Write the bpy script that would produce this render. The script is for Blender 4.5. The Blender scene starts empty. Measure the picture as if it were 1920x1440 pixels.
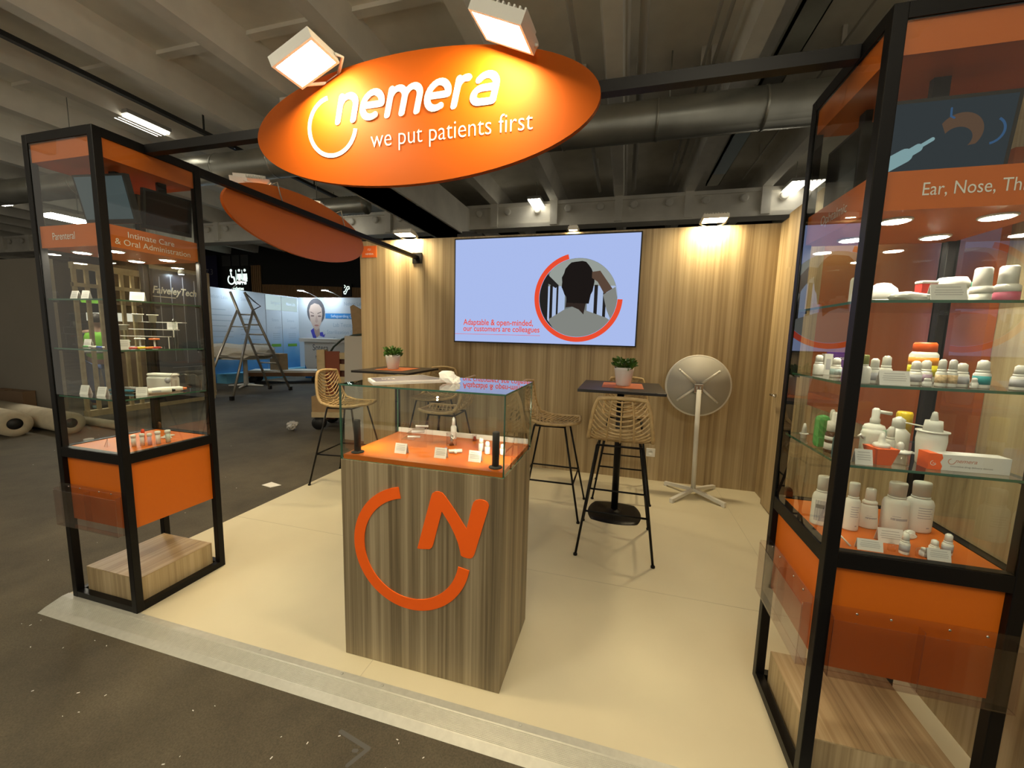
import bpy, bmesh, math, random
from mathutils import Vector, Matrix
random.seed(7)
S = bpy.context.scene
COL = S.collection
PI = math.pi

# ---------------------------------------------------------------- camera, world, exposure
cam_data = bpy.data.cameras.new('camera')
cam_data.sensor_width = 36.0
cam_data.lens = 751.04 * 36.0 / 1920.0
cam_data.clip_start = 0.05
cam_data.clip_end = 200
cam = bpy.data.objects.new('camera', cam_data)
COL.objects.link(cam)
FW = Vector((-0.26305486, 0.95733466, -0.11963482))
RT = Vector((0.9631685, 0.26775443, 0.0247791))
UP = Vector((-0.05575464, 0.10871023, 0.99250869))
M = Matrix((RT, UP, -FW)).transposed().to_4x4()
M.translation = Vector((0, 0, 1.48))
cam.matrix_world = M
S.camera = cam

world = bpy.data.worlds.new('world')
S.world = world
world.use_nodes = True
bg = world.node_tree.nodes['Background']
bg.inputs[0].default_value = (1.0, 0.9, 0.72, 1)
bg.inputs[1].default_value = 0.34

S.view_settings.view_transform = 'Standard'
S.view_settings.look = 'None'
S.view_settings.exposure = 0.0
S.view_settings.gamma = 1.0
S.view_settings.use_curve_mapping = False
S.cycles.transparent_max_bounces = 40
S.cycles.max_bounces = 10
S.cycles.glossy_bounces = 5
S.cycles.sample_clamp_indirect = 4.0
S.cycles.caustics_reflective = False
S.cycles.caustics_refractive = False

FLOOD = 222.0      # radiance of the booth's flood lamps
SPOT = 255.0       # showcase downlights
TUBE = 7.0        # hall fittings
WARM = (1.0, 0.80, 0.47)

# ---------------------------------------------------------------- materials
def nodes(m):
    m.use_nodes = True
    return m.node_tree.nodes, m.node_tree.links

MATS = {}
def mat(name, col, rough=0.5, metal=0.0, spec=None, vary=0.0, vscale=20.0, bump=0.0, emit=None, estr=0.0, coat=0.0, sheen=0):
    if name in MATS: return MATS[name]
    m = bpy.data.materials.new(name)
    N, L = nodes(m)
    p = N['Principled BSDF']
    p.inputs['Base Color'].default_value = (*col, 1)
    p.inputs['Roughness'].default_value = rough
    p.inputs['Metallic'].default_value = metal
    if spec is not None: p.inputs['Specular IOR Level'].default_value = spec
    if coat: p.inputs['Coat Weight'].default_value = coat
    if emit is not None:
        p.inputs['Emission Color'].default_value = (*emit, 1)
        p.inputs['Emission Strength'].default_value = estr
    if vary or bump:
        tc = N.new('ShaderNodeTexCoord')
        nz = N.new('ShaderNodeTexNoise')
        nz.inputs['Scale'].default_value = vscale
        nz.inputs['Detail'].default_value = 5
        L.new(tc.outputs['Object'], nz.inputs['Vector'])
        if vary:
            cr = N.new('ShaderNodeValToRGB')
            cr.color_ramp.elements[0].position = 0.3
            cr.color_ramp.elements[1].position = 0.7
            cr.color_ramp.elements[0].color = (*[c * (1 - vary) for c in col], 1)
            cr.color_ramp.elements[1].color = (*[min(1, c * (1 + vary)) for c in col], 1)
            L.new(nz.outputs['Fac'], cr.inputs[0])
            L.new(cr.outputs[0], p.inputs['Base Color'])
        if bump:
            b = N.new('ShaderNodeBump')
            b.inputs['Strength'].default_value = bump
            b.inputs['Distance'].default_value = 0.01
            L.new(nz.outputs['Fac'], b.inputs['Height'])
            L.new(b.outputs[0], p.inputs['Normal'])
    MATS[name] = m
    return m

def wood(name, grain='Z', cols=None, scale=58.0, rough=0.45):
    m = bpy.data.materials.new(name)
    N, L = nodes(m)
    p = N['Principled BSDF']
    p.inputs['Roughness'].default_value = rough
    tc = N.new('ShaderNodeTexCoord')
    mp = N.new('ShaderNodeMapping')
    sc = [scale, scale, scale]
    sc['XYZ'.index(grain)] = 0.55
    mp.inputs['Scale'].default_value = sc
    L.new(tc.outputs['Object'], mp.inputs['Vector'])
    n1 = N.new('ShaderNodeTexNoise'); n1.inputs['Scale'].default_value = 1.0
    n1.inputs['Detail'].default_value = 6; n1.inputs['Roughness'].default_value = 0.62
    L.new(mp.outputs[0], n1.inputs['Vector'])
    mp2 = N.new('ShaderNodeMapping')
    s2 = [v * 0.16 for v in sc]; s2['XYZ'.index(grain)] = 0.12
    mp2.inputs['Scale'].default_value = s2
    L.new(tc.outputs['Object'], mp2.inputs['Vector'])
    n2 = N.new('ShaderNodeTexNoise'); n2.inputs['Scale'].default_value = 1.0; n2.inputs['Detail'].default_value = 2
    L.new(mp2.outputs[0], n2.inputs['Vector'])
    ad = N.new('ShaderNodeMath'); ad.operation = 'MULTIPLY_ADD'
    ad.inputs[1].default_value = 0.55; ad.inputs[2].default_value = 0.0
    L.new(n2.outputs['Fac'], ad.inputs[0])
    ad2 = N.new('ShaderNodeMath'); ad2.operation = 'MULTIPLY_ADD'
    ad2.inputs[1].default_value = 0.55
    L.new(n1.outputs['Fac'], ad2.inputs[0]); L.new(ad.outputs[0], ad2.inputs[2])
    cr = N.new('ShaderNodeValToRGB')
    cols = cols or [(0.085, 0.062, 0.034), (0.205, 0.158, 0.09), (0.285, 0.225, 0.135), (0.40, 0.325, 0.205)]
    pos = [0.40, 0.50, 0.57, 0.67]
    e = cr.color_ramp.elements
    e[0].position = pos[0]; e[0].color = (*cols[0], 1)
    e[1].position = pos[3]; e[1].color = (*cols[3], 1)
    for i in (1, 2):
        x = e.new(pos[i]); x.color = (*cols[i], 1)
    L.new(ad2.outputs[0], cr.inputs[0])
    L.new(cr.outputs[0], p.inputs['Base Color'])
    MATS[name] = m
    return m

def glass(name, tint=(0.97, 0.985, 0.97), ior=1.5, refl=1.0, rough=0.0):
    m = bpy.data.materials.new(name)
    N, L = nodes(m)
    for n in list(N):
        if n.type != 'OUTPUT_MATERIAL': N.remove(n)
    out = [n for n in N if n.type == 'OUTPUT_MATERIAL'][0]
    tr = N.new('ShaderNodeBsdfTransparent'); tr.inputs[0].default_value = (*tint, 1)
    gl = N.new('ShaderNodeBsdfGlossy'); gl.inputs['Roughness'].default_value = rough
    fr = N.new('ShaderNodeFresnel'); fr.inputs[0].default_value = ior
    ge = N.new('ShaderNodeNewGeometry')
    inv = N.new('ShaderNodeMath'); inv.operation = 'SUBTRACT'; inv.inputs[0].default_value = 1.0
    L.new(ge.outputs['Backfacing'], inv.inputs[1])
    mu = N.new('ShaderNodeMath'); mu.operation = 'MULTIPLY'
    L.new(fr.outputs[0], mu.inputs[0]); L.new(inv.outputs[0], mu.inputs[1])
    mu2 = N.new('ShaderNodeMath'); mu2.operation = 'MULTIPLY'; mu2.inputs[1].default_value = refl; mu2.use_clamp = True
    L.new(mu.outputs[0], mu2.inputs[0])
    mx = N.new('ShaderNodeMixShader')
    L.new(mu2.outputs[0], mx.inputs[0]); L.new(tr.outputs[0], mx.inputs[1]); L.new(gl.outputs[0], mx.inputs[2])
    L.new(mx.outputs[0], out.inputs[0])
    MATS[name] = m
    return m

def emission(name, col, strength):
    if name in MATS: return MATS[name]
    m = bpy.data.materials.new(name)
    N, L = nodes(m)
    for n in list(N):
        if n.type != 'OUTPUT_MATERIAL': N.remove(n)
    out = [n for n in N if n.type == 'OUTPUT_MATERIAL'][0]
    e = N.new('ShaderNodeEmission')
    e.inputs[0].default_value = (*col, 1); e.inputs[1].default_value = strength
    L.new(e.outputs[0], out.inputs[0])
    MATS[name] = m
    return m

def floor_mat():
    m = bpy.data.materials.new('hall_asphalt')
    N, L = nodes(m)
    p = N['Principled BSDF']; p.inputs['Roughness'].default_value = 0.75
    tc = N.new('ShaderNodeTexCoord')
    a = N.new('ShaderNodeTexNoise'); a.inputs['Scale'].default_value = 1.1; a.inputs['Detail'].default_value = 9; a.inputs['Roughness'].default_value = 0.7
    L.new(tc.outputs['Object'], a.inputs['Vector'])
    cr = N.new('ShaderNodeValToRGB')
    cr.color_ramp.elements[0].position = 0.35; cr.color_ramp.elements[0].color = (0.052, 0.043, 0.028, 1)
    cr.color_ramp.elements[1].position = 0.68; cr.color_ramp.elements[1].color = (0.112, 0.093, 0.060, 1)
    L.new(a.outputs['Fac'], cr.inputs[0])
    b = N.new('ShaderNodeTexNoise'); b.inputs['Scale'].default_value = 160; b.inputs['Detail'].default_value = 3
    L.new(tc.outputs['Object'], b.inputs['Vector'])
    mp = N.new('ShaderNodeMapRange'); mp.inputs[1].default_value = 0.3; mp.inputs[2].default_value = 0.7; mp.inputs[3].default_value = 0.75; mp.inputs[4].default_value = 1.25
    L.new(b.outputs['Fac'], mp.inputs[0])
    mx = N.new('ShaderNodeMix'); mx.data_type = 'RGBA'; mx.blend_type = 'MULTIPLY'; mx.inputs[0].default_value = 1.0
    L.new(cr.outputs[0], mx.inputs[6]); L.new(mp.outputs[0], mx.inputs[7])
    L.new(mx.outputs[2], p.inputs['Base Color'])
    bp = N.new('ShaderNodeBump'); bp.inputs['Strength'].default_value = 0.25; bp.inputs['Distance'].default_value = 0.004
    L.new(b.outputs['Fac'], bp.inputs['Height']); L.new(bp.outputs[0], p.inputs['Normal'])
    MATS['hall_asphalt'] = m
    return m

ORANGE = mat('orange_lacquer', (0.60, 0.135, 0.008), 0.40, spec=0.4)
ORANGE_SIGN = mat('orange_sign_face', (0.31, 0.060, 0.001), 0.6, spec=0.1)
ORANGE_LOGO = mat('orange_logo', (1.0, 0.135, 0.005), 0.5)
WOODZ = wood('laminate_upright', 'Z')
WOODY = wood('laminate_lengthwise', 'Y', [(0.23, 0.155, 0.08), (0.37, 0.265, 0.14), (0.44, 0.33, 0.185), (0.52, 0.41, 0.25)], 44.0)
WOODWALL = wood('laminate_wall', 'Z', [(0.22, 0.155, 0.08), (0.34, 0.25, 0.135), (0.42, 0.32, 0.18), (0.51, 0.40, 0.24)], 46.0)
BLACK = mat('black_steel', (0.006, 0.0055, 0.0055), 0.38, 0.0, 0.18)
BLACKMATT = mat('black_matt', (0.010, 0.010, 0.010), 0.6)
PLATFORM = mat('beige_vinyl', (0.655, 0.595, 0.425), 0.55, vary=0.05, vscale=1.6)
ALU = mat('brushed_aluminium', (0.50, 0.50, 0.45), 0.42, 0.25, vary=0.06, vscale=40)
GLASS = glass('clear_glass', refl=1.7)
GEDGE = mat('green_glass_edge', (0.045, 0.13, 0.085), 0.2, spec=0.5)
ACRYL = glass('clear_acrylic', (0.985, 0.965, 0.965), 1.49, 1.8, 0.02)
HOLDER = glass('holder_acrylic', (0.93, 0.905, 0.905), 1.49, 1.6, 0.05)
ACEDGE = glass('acrylic_edge', (0.88, 0.80, 0.78), 1.49, 3.5, 0.1)
WHITE = mat('white_plastic', (0.80, 0.79, 0.74), 0.4)
WHITE2 = mat('off_white_plastic', (0.74, 0.74, 0.68), 0.45)
PAPER = mat('white_paper', (0.80, 0.79, 0.76), 0.7)
PRINT = mat('grey_print', (0.30, 0.29, 0.29), 0.7)
LETTER = mat('white_lettering', (0.86, 0.84, 0.78), 0.5)
CONC = mat('painted_concrete', (0.84, 0.81, 0.73), 0.8, vary=0.12, vscale=1.5)
ZINC = mat('galvanised_steel', (0.42, 0.42, 0.37), 0.34, 0.75, vary=0.12, vscale=3)
RATTAN = mat('rattan', (0.40, 0.28, 0.13), 0.5, vary=0.2, vscale=25)
WPOWDER = mat('white_powder_coat', (0.72, 0.71, 0.66), 0.4)
LEAF = mat('leaf_green', (0.07, 0.16, 0.025), 0.45, vary=0.45, vscale=30)
SOIL = mat('potting_soil', (0.03, 0.02, 0.012), 0.9)
GREYWALL = mat('grey_partition', (0.22, 0.20, 0.165), 0.8, vary=0.05, vscale=1)
DARK = mat('black_facade', (0.008, 0.008, 0.009), 0.7)
PINE = mat('pine_timber', (0.52, 0.42, 0.25), 0.6, vary=0.15, vscale=9)
CARDB = mat('cardboard', (0.36, 0.24, 0.12), 0.8, vary=0.1, vscale=12)
FLOODM = emission('flood_diffuser', WARM, FLOOD)
WALLM = emission('wall_flood_diffuser', WARM, 320.0)
SPOTM = emission('downlight_lens', (1.0, 0.90, 0.72), SPOT)
TUBEM = emission('tube_light', (1.0, 0.93, 0.76), TUBE)

# ---------------------------------------------------------------- mesh helpers
class MB:
    def __init__(self): self.v = []; self.f = []; self.m = []; self.mi = 0; self.sm = []
    def add(self, vs, fs, smooth=False):
        o = len(self.v)
        self.v += [tuple(x) for x in vs]
        for q in fs:
            self.f.append([i + o for i in q]); self.m.append(self.mi); self.sm.append(smooth)
        return self
    def box(self, a, b, mx=None):
        x0, y0, z0 = a; x1, y1, z1 = b
        vs = [(x0,y0,z0),(x1,y0,z0),(x1,y1,z0),(x0,y1,z0),(x0,y0,z1),(x1,y0,z1),(x1,y1,z1),(x0,y1,z1)]
        if mx is not None: vs = [mx @ Vector(v) for v in vs]
        return self.add(vs, [(0,3,2,1),(4,5,6,7),(0,1,5,4),(1,2,6,5),(2,3,7,6),(3,0,4,7)])
    def bbox(self, a, b, r=0.004, mx=None):
        # box with chamfered vertical/horizontal edges
        bm = bmesh.new()
        bmesh.ops.create_cube(bm, size=1)
        for v in bm.verts:
            v.co = Vector([(a[i] + b[i]) / 2 + v.co[i] * (b[i] - a[i]) for i in range(3)])
        bmesh.ops.bevel(bm, geom=bm.edges[:], offset=r, segments=2, profile=0.5, affect='EDGES')
        bm.verts.index_update()
        vs = [v.co.copy() for v in bm.verts]
        if mx is not None: vs = [mx @ v for v in vs]
        self.add(vs, [[v.index for v in f.verts] for f in bm.faces]); bm.free(); return self
    def lathe(self, prof, c=(0, 0, 0), n=20, smooth=True, mx=None, sx=1.0, sy=1.0):
        vs = []; fs = []
        k = len(prof)
        for r, z in prof:
            for i in range(n):
                t = 2 * PI * i / n
                p = Vector((r * math.cos(t) * sx, r * math.sin(t) * sy, z))
                if mx is not None: p = mx @ p
                vs.append((p[0] + c[0], p[1] + c[1], p[2] + c[2]))
        for j in range(k - 1):
            for i in range(n):
                a = j * n + i; b = j * n + (i + 1) % n
                fs.append((a, b, b + n, a + n))
        fs.append(list(range(n))[::-1]); fs.append([(k - 1) * n + i for i in range(n)])
        return self.add(vs, fs, smooth)
    def cyl(self, a, b, r, n=12, r2=None, smooth=True):
        return self.tube([a, b], [r, r if r2 is None else r2], n, smooth)
    def tube(self, pts, r, n=8, smooth=True, closed=False):
        pts = [Vector(p) for p in pts]; k = len(pts)
        rs = r if isinstance(r, (list, tuple)) else [r] * k
        vs = []; fs = []; prev = None
        for i, p in enumerate(pts):
            if closed: d = pts[(i + 1) % k] - pts[i - 1]
            else: d = pts[min(i + 1, k - 1)] - pts[max(i - 1, 0)]
            if d.length < 1e-9: d = Vector((0, 0, 1))
            d.normalize()
            if prev is None:
                u = d.orthogonal().normalized()
            else:
                u = prev - d * prev.dot(d)
                u = u.normalized() if u.length > 1e-6 else d.orthogonal().normalized()
            prev = u; w = d.cross(u)
            for j in range(n):
                t = 2 * PI * j / n
                vs.append(p + (u * math.cos(t) + w * math.sin(t)) * rs[i])
        m = k if closed else k - 1
        for i in range(m):
            for j in range(n):
                a = i * n + j; b = i * n + (j + 1) % n
                c = ((i + 1) % k) * n + (j + 1) % n; d = ((i + 1) % k) * n + j
                fs.append((a, b, c, d))
        if not closed:
            fs.append(list(range(n))[::-1]); fs.append([(k - 1) * n + j for j in range(n)])
        return self.add(vs, fs, smooth)
    def sphere(self, c, r, n=12, mx=None, sc=(1, 1, 1)):
        pr = []
        m = max(5, n // 2)
        for i in range(m + 1):
            t = -PI / 2 + PI * i / m
            pr.append((max(1e-5, r * math.cos(t)), r * math.sin(t)))
        mm = Matrix.Diagonal((*sc, 1))
        if mx is not None: mm = mx @ mm
        return self.lathe(pr, c, n, True, mm)
    def flat(self, pts, o, u, v, t=0.0, off=0.0):
        # polygon in the plane (o; u, v), pushed off along the normal; t = thickness
        o = Vector(o); u = Vector(u).normalized(); v = Vector(v).normalized(); nn = u.cross(v)
        P = [o + u * a + v * b + nn * off for a, b in pts]
        n = len(P)
        ar = sum(pts[i][0] * pts[(i + 1) % n][1] - pts[(i + 1) % n][0] * pts[i][1] for i in range(n))
        if ar < 0: P = P[::-1]
        if t <= 0: return self.add(P, [list(range(n))])
        Q = [p + nn * t for p in P]
        return self.add(P + Q, [list(range(n))[::-1], [n + i for i in range(n)]] + [(i, (i + 1) % n, n + (i + 1) % n, n + i) for i in range(n)])
    def ring(self, r0, r1, a0, a1, o, u, v, t=0.002, off=0.0, n=48, c=(0, 0)):
        for i in range(n):
            s = math.radians(a0 + (a1 - a0) * i / n); e = math.radians(a0 + (a1 - a0) * (i + 1) / n)
            self.flat([(c[0] + r1 * math.cos(s), c[1] + r1 * math.sin(s)), (c[0] + r1 * math.cos(e), c[1] + r1 * math.sin(e)),
                       (c[0] + r0 * math.cos(e), c[1] + r0 * math.sin(e)), (c[0] + r0 * math.cos(s), c[1] + r0 * math.sin(s))], o, u, v, t, off)
        return self
    def text(self, s, o, u, v, width=None, height=None, t=0.001, off=0.0, align='LEFT', shear=0.0, bold=0.0):
        vs, fs = text_geo(s, shear, bold)
        if not vs: return self
        x0 = min(p[0] for p in vs); x1 = max(p[0] for p in vs)
        sx = sy = 1.0
        cap = 0.7
        if height: sy = height / cap
        if width: sx = width / (x1 - x0)
        if width and not height: sy = sx
        if height and not width: sx = sy
        w = (x1 - x0) * sx
        dx = {'LEFT': 0, 'CENTER': -w / 2, 'RIGHT': -w}[align]
        o = Vector(o); u = Vector(u).normalized(); v = Vector(v).normalized(); nn = u.cross(v)
        P = [o + u * ((a - x0) * sx + dx) + v * (b * sy) + nn * (off + t) for a, b in vs]
        return self.add(P, fs)
    def stroke(self, pts, w, o, u, v, t=0.002, off=0.0, mapf=None):
        mapf = mapf or (lambda p: p)
        h = w / 2
        k = [0]
        def cap(c):
            k[0] += 1; t_ = t + 4e-5 * k[0]
            self.flat([mapf((c[0] + h * math.cos(2 * PI * i / 14), c[1] + h * math.sin(2 * PI * i / 14))) for i in range(14)], o, u, v, t_ if t > 0 else 0, off if t > 0 else off + 4e-5 * k[0])
        for i in range(len(pts) - 1):
            a = Vector(pts[i]); b = Vector(pts[i + 1]); d = b - a
            if d.length < 1e-9: continue
            d.normalize(); q = Vector((-d.y, d.x)) * h
            k[0] += 1
            self.flat([mapf(tuple(p)) for p in (a - q, b - q, b + q, a + q)], o, u, v, t + 4e-5 * k[0] if t > 0 else 0, off if t > 0 else off + 4e-5 * k[0])
        for p in pts: cap(p)
        return self
    def build(self, name, material, parent=None, loc=None, rot=None):
        me = bpy.data.meshes.new(name)
        me.from_pydata(self.v, [], self.f)
        mats = material if isinstance(material, (list, tuple)) else [material]
        for m in mats: me.materials.append(m)
        for p, i, s in zip(me.polygons, self.m, self.sm):
            p.material_index = i; p.use_smooth = s
        me.validate(); me.update()
        o = bpy.data.objects.new(name, me)
        COL.objects.link(o)
        if parent is not None: o.parent = parent
        if loc is not None: o.location = loc
        if rot is not None: o.rotation_euler = rot
        return o

TXT = {}
def text_geo(s, shear=0.0, bold=0.0):
    k = (s, shear, bold)
    if k in TXT: return TXT[k]
    c = bpy.data.curves.new('lettering', 'FONT')
    c.body = s; c.size = 1.0; c.resolution_u = 4; c.shear = shear; c.offset = bold
    o = bpy.data.objects.new('lettering', c)
    COL.objects.link(o)
    dg = bpy.context.evaluated_depsgraph_get()
    me = bpy.data.meshes.new_from_object(o.evaluated_get(dg))
    vs = [(v.co.x, v.co.y) for v in me.vertices]
    fs = [list(p.vertices) for p in me.polygons]
    fs2 = []
    for q in fs:
        a = sum(vs[q[i]][0] * vs[q[(i + 1) % len(q)]][1] - vs[q[(i + 1) % len(q)]][0] * vs[q[i]][1] for i in range(len(q)))
        fs2.append(q if a > 0 else q[::-1])
    bpy.data.objects.remove(o); bpy.data.curves.remove(c); bpy.data.meshes.remove(me)
    TXT[k] = (vs, fs2)
    return TXT[k]

def tag(o, label, cat, group=None, kind=None):
    o['label'] = label; o['category'] = cat
    if group: o['group'] = group
    if kind: o['kind'] = kind
    return o
def thing(name, label, cat, loc=(0, 0, 0), rz=0.0, group=None):
    o = bpy.data.objects.new(name, None); COL.objects.link(o)
    o.empty_display_size = 0.1
    o.location = loc; o.rotation_euler = (0, 0, rz)
    return tag(o, label, cat, group)
def struct(o, kind='structure'):
    o['kind'] = kind; return o
def dup(src, loc=None, rz=None, label=None):
    r = src.copy(); COL.objects.link(r)
    if loc is not None: r.location = loc
    if rz is not None: r.rotation_euler = (0, 0, rz)
    if label: r['label'] = label
    for ch in [c for c in src.children]:
        a = ch.copy(); COL.objects.link(a); a.parent = r
        for g in [c for c in ch.children]:
            b = g.copy(); COL.objects.link(b); b.parent = a
    return r
X3 = (1, 0, 0); Y3 = (0, 1, 0); Z3 = (0, 0, 1)
XN = (-1, 0, 0); YN = (0, -1, 0)

def pane(name, a, b, parent, edge=GEDGE, gm=GLASS):
    # thin glass box: the two big faces are glass, the four rims green
    d = [abs(b[i] - a[i]) for i in range(3)]
    ax = d.index(min(d))
    q = MB().box(a, b)
    fax = [2, 2, 1, 0, 1, 0]
    q.m = [0 if fx == ax else 1 for fx in fax]
    return q.build(name, [gm, edge], parent)

# ================================================================= SETTING
m = MB(); m.box((-30, -3, -0.13), (9, 18, -0.03)); struct(m.build('floor', floor_mat()))
m = MB(); m.box((-2.89, 1.342, -0.03), (4.0, 4.5, 0.0)); struct(m.build('floor_booth', PLATFORM))
# seams of the vinyl sheets
m = MB()
for x in (-1.02, 0.98): m.box((x, 1.345, 0.0), (x + 0.0025, 4.33, 0.0006))
m.box((-2.885, 2.35, 0.0), (1.3, 2.3525, 0.0006))
struct(m.build('trim_1', mat('vinyl_seam', (0.50, 0.45, 0.33), 0.7)))
# aluminium ramp strip along the front of the platform
m = MB()
m.add([(-2.89,1.217,-0.03),(3.2,1.217,-0.03),(3.2,1.247,-0.016),(-2.89,1.247,-0.016),(-2.89,1.345,0.003),(3.2,1.345,0.003),(3.2,1.315,0.003),(-2.89,1.315,0.003),(-2.89,1.345,-0.03),(3.2,1.345,-0.03)],
      [(0,1,2,3),(3,2,6,7),(7,6,5,4),(4,5,9,8),(1,0,8,9),(0,3,7,4,8),(1,9,5,6,2)])
for i in range(12):
    y = 1.252 + i * 0.0050; z = -0.016 + (y - 1.247) / 0.068 * 0.019
    m.box((-2.885, y, z - 0.001), (3.2, y + 0.0022, z + 0.0012))
for x in (-2.3, -1.55, -1.1, -0.9, -0.3, 0.4): m.lathe([(0.006, 0.003), (0.006, 0.0045), (0.003, 0.005)], (x, 1.333, 0), 8)
struct(m.build('trim_2', ALU))
m = MB(); m.box((-3.15, 4.342, -0.03), (1.42, 4.46, 2.568)); struct(m.build('wall_back', WOODWALL))
m = MB(); m.box((1.335, 4.02, -0.03), (1.42, 4.342, 2.568)); m.box((1.295, 0.95, -0.03), (1.42, 4.035, 2.568)); struct(m.build('wall_right', WOODWALL))
# flush store-room door in the right wall
m = MB(); m.box((1.287, 3.22, 0.02), (1.2945, 3.98, 2.10)); d1 = struct(m.build('door_1', WOODWALL))
m = MB(); m.cyl((1.287, 3.9, 1.03), (1.24, 3.9, 1.03), 0.009); m.cyl((1.245, 3.9, 1.03), (1.245, 3.79, 1.03), 0.009); m.build('handle', mat('chrome', (0.6, 0.6, 0.58), 0.2, 1.0), d1)

# hall ceiling: slab with ribs running away from the camera, cross beam where they end
m = MB(); m.box((-32, -3, 5.2), (10, 14.6, 5.4))
ribs = [-0.3 + 1.55 * k for k in range(-20, 7)]
for x in ribs:
    for (w0, w1, z0, z1) in ((0.10, 0.17, 4.82, 5.2),):
        m.add([(x-w0,-3,z0),(x+w0,-3,z0),(x+w1,-3,z1),(x-w1,-3,z1),(x-w0,14.5,z0),(x+w0,14.5,z0),(x+w1,14.5,z1),(x-w1,14.5,z1)],
              [(0,1,2,3),(7,6,5,4),(0,4,5,1),(1,5,6,2),(3,7,4,0)])
for y in (4.4, 7.6): m.box((-32, y, 5.15), (10, y + 0.12, 5.2))
m.box((-32, 10.3, 4.28), (10, 10.62, 4.78)); m.box((-32, 10.24, 4.22), (10, 10.68, 4.32)); m.box((-32, 10.24, 4.74), (10, 10.68, 4.82))
for x in ribs:
    m.box((x - 0.09, 10.2, 4.25), (x + 0.09, 10.3, 4.82))
    for dx in (0.35, -0.42): m.lathe([(0.09, 0), (0.09, 0.05), (0.05, 0.05)], (x + dx, 10.27, 4.62), 12, True, Matrix.Rotation(PI / 2, 3, 'X'))
struct(m.build('ceiling', CONC))
m = MB(); m.box((-4.9, 5.0, 4.0), (-4.1, 14.0, 4.75)); m.box((-4.95, 5.0, 4.0), (-4.05, 14.0, 4.06)); struct(m.build('trim_3', CONC))
m = MB(); m.box((-32, 14.5, -0.03), (10, 14.7, 5.4)); struct(m.build('wall_far', DARK))
m = MB(); m.box((-16.0, 4.2, -0.03), (-8.75, 4.32, 2.5)); struct(m.build('wall_left', GREYWALL))
m = MB(); m.box((-32, -3, -0.03), (-31.8, 14.6, 5.4)); struct(m.build('wall_end', mat('end_wall', (0.10, 0.09, 0.08), 0.8)))

# ================================================================= HALL CEILING EQUIPMENT
t = thing('ventilation_duct', 'long round galvanised duct crossing under the ceiling behind the booth', 'duct', (-6, 6, 4.37))
m = MB(); m.cyl((-24, 0, 0), (14, 0, 0), 0.245, 24); m.build('duct_pipe', ZINC, t)
for k in range(-15, 10):
    x = k * 1.25
    m = MB(); m.cyl((x, 0, 0), (x + 0.03, 0, 0), 0.253, 24)
    if -11 < k < 9: m.build('joint_ring', ZINC, t)
for x in (-5, 1.5, 6.4):
    m = MB(); m.cyl((x, 0, 0.24), (x, 0, 0.83), 0.008, 6); m.build('hanger_rod', ZINC, t)
t = thing('flexible_duct', 'short corrugated silver duct hanging behind the second oval sign', 'duct', (-5.9, 7.4, 4.05))
m = MB(); pr = []
for i in range(40): pr.append((0.17 + 0.014 * (i % 2), -0.7 + 1.4 * i / 39))
m.lathe(pr, (0, 0, 0), 18, True, Matrix.Rotation(PI / 2, 3, 'Y') ); m.build('corrugated_pipe', ZINC, t)
for dx in (-0.5, 0.5):
    m = MB(); m.cyl((dx, 0, 0.17), (dx, 0, 1.03), 0.006, 6); m.build('hanger_rod', ZINC, t)
pipe_lab = ['thin white pipe left of the ceiling rib over the screen', 'white pipe beside the ceiling rib above the black crossbar',
            'narrow white conduit left of the bright ceiling rib', 'second narrow white conduit left of the bright ceiling rib', 'thin pipe high on the ceiling near the right showcase']
for (x, z, r), lb in zip(((-0.75, 4.95, 0.035), (0.02, 4.93, 0.05), (0.78, 4.98, 0.022), (0.90, 4.98, 0.022), (2.3, 5.0, 0.015)), pipe_lab):
    m = MB(); m.cyl((x, -1, z), (x, 10.2, z), r, 10)
    for y in (0, 3, 6, 9): m.box((x - r - 0.01, y, z - 0.004), (x + r + 0.01, y + 0.03, 5.2))
    tag(m.build('ceiling_pipe', mat('pipe_white', (0.5, 0.48, 0.43), 0.6)), lb, 'pipe')
m = MB(); m.box((1.52, -1, 4.80), (1.78, 9.9, 4.86)); m.box((1.52, -1, 4.80), (1.535, 9.9, 4.92)); m.box((1.765, -1, 4.80), (1.78, 9.9, 4.92))
for y in (1, 4, 7): m.box((1.63, y, 4.86), (1.67, y + 0.03, 5.2))
tag(m.build('cable_tray', ZINC), 'grey metal cable tray running beside a rib over the right side', 'cable tray')
m = MB(); m.box((-7.02, -1, 4.70), (-6.94, 9, 4.76))
for y in (0.5, 3, 5.5, 8): m.box((-6.99, y, 4.76), (-6.97, y + 0.02, 5.2))
tag(m.build('lighting_rail', BLACKMATT), 'thin black rail under the ceiling above the left showcase', 'rail')
m = MB(); m.box((-7.75, 2.65, 4.77), (-6.9, 2.95, 4.86)); m.box((-7.5, 2.6, 4.86), (-7.2, 2.9, 5.0)); m.box((-7.36, 2.75, 5.0), (-7.32, 2.79, 5.2))
tag(m.build('projector_bracket', BLACKMATT), 'black bracket box on the ceiling in the upper left corner', 'bracket')

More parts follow.
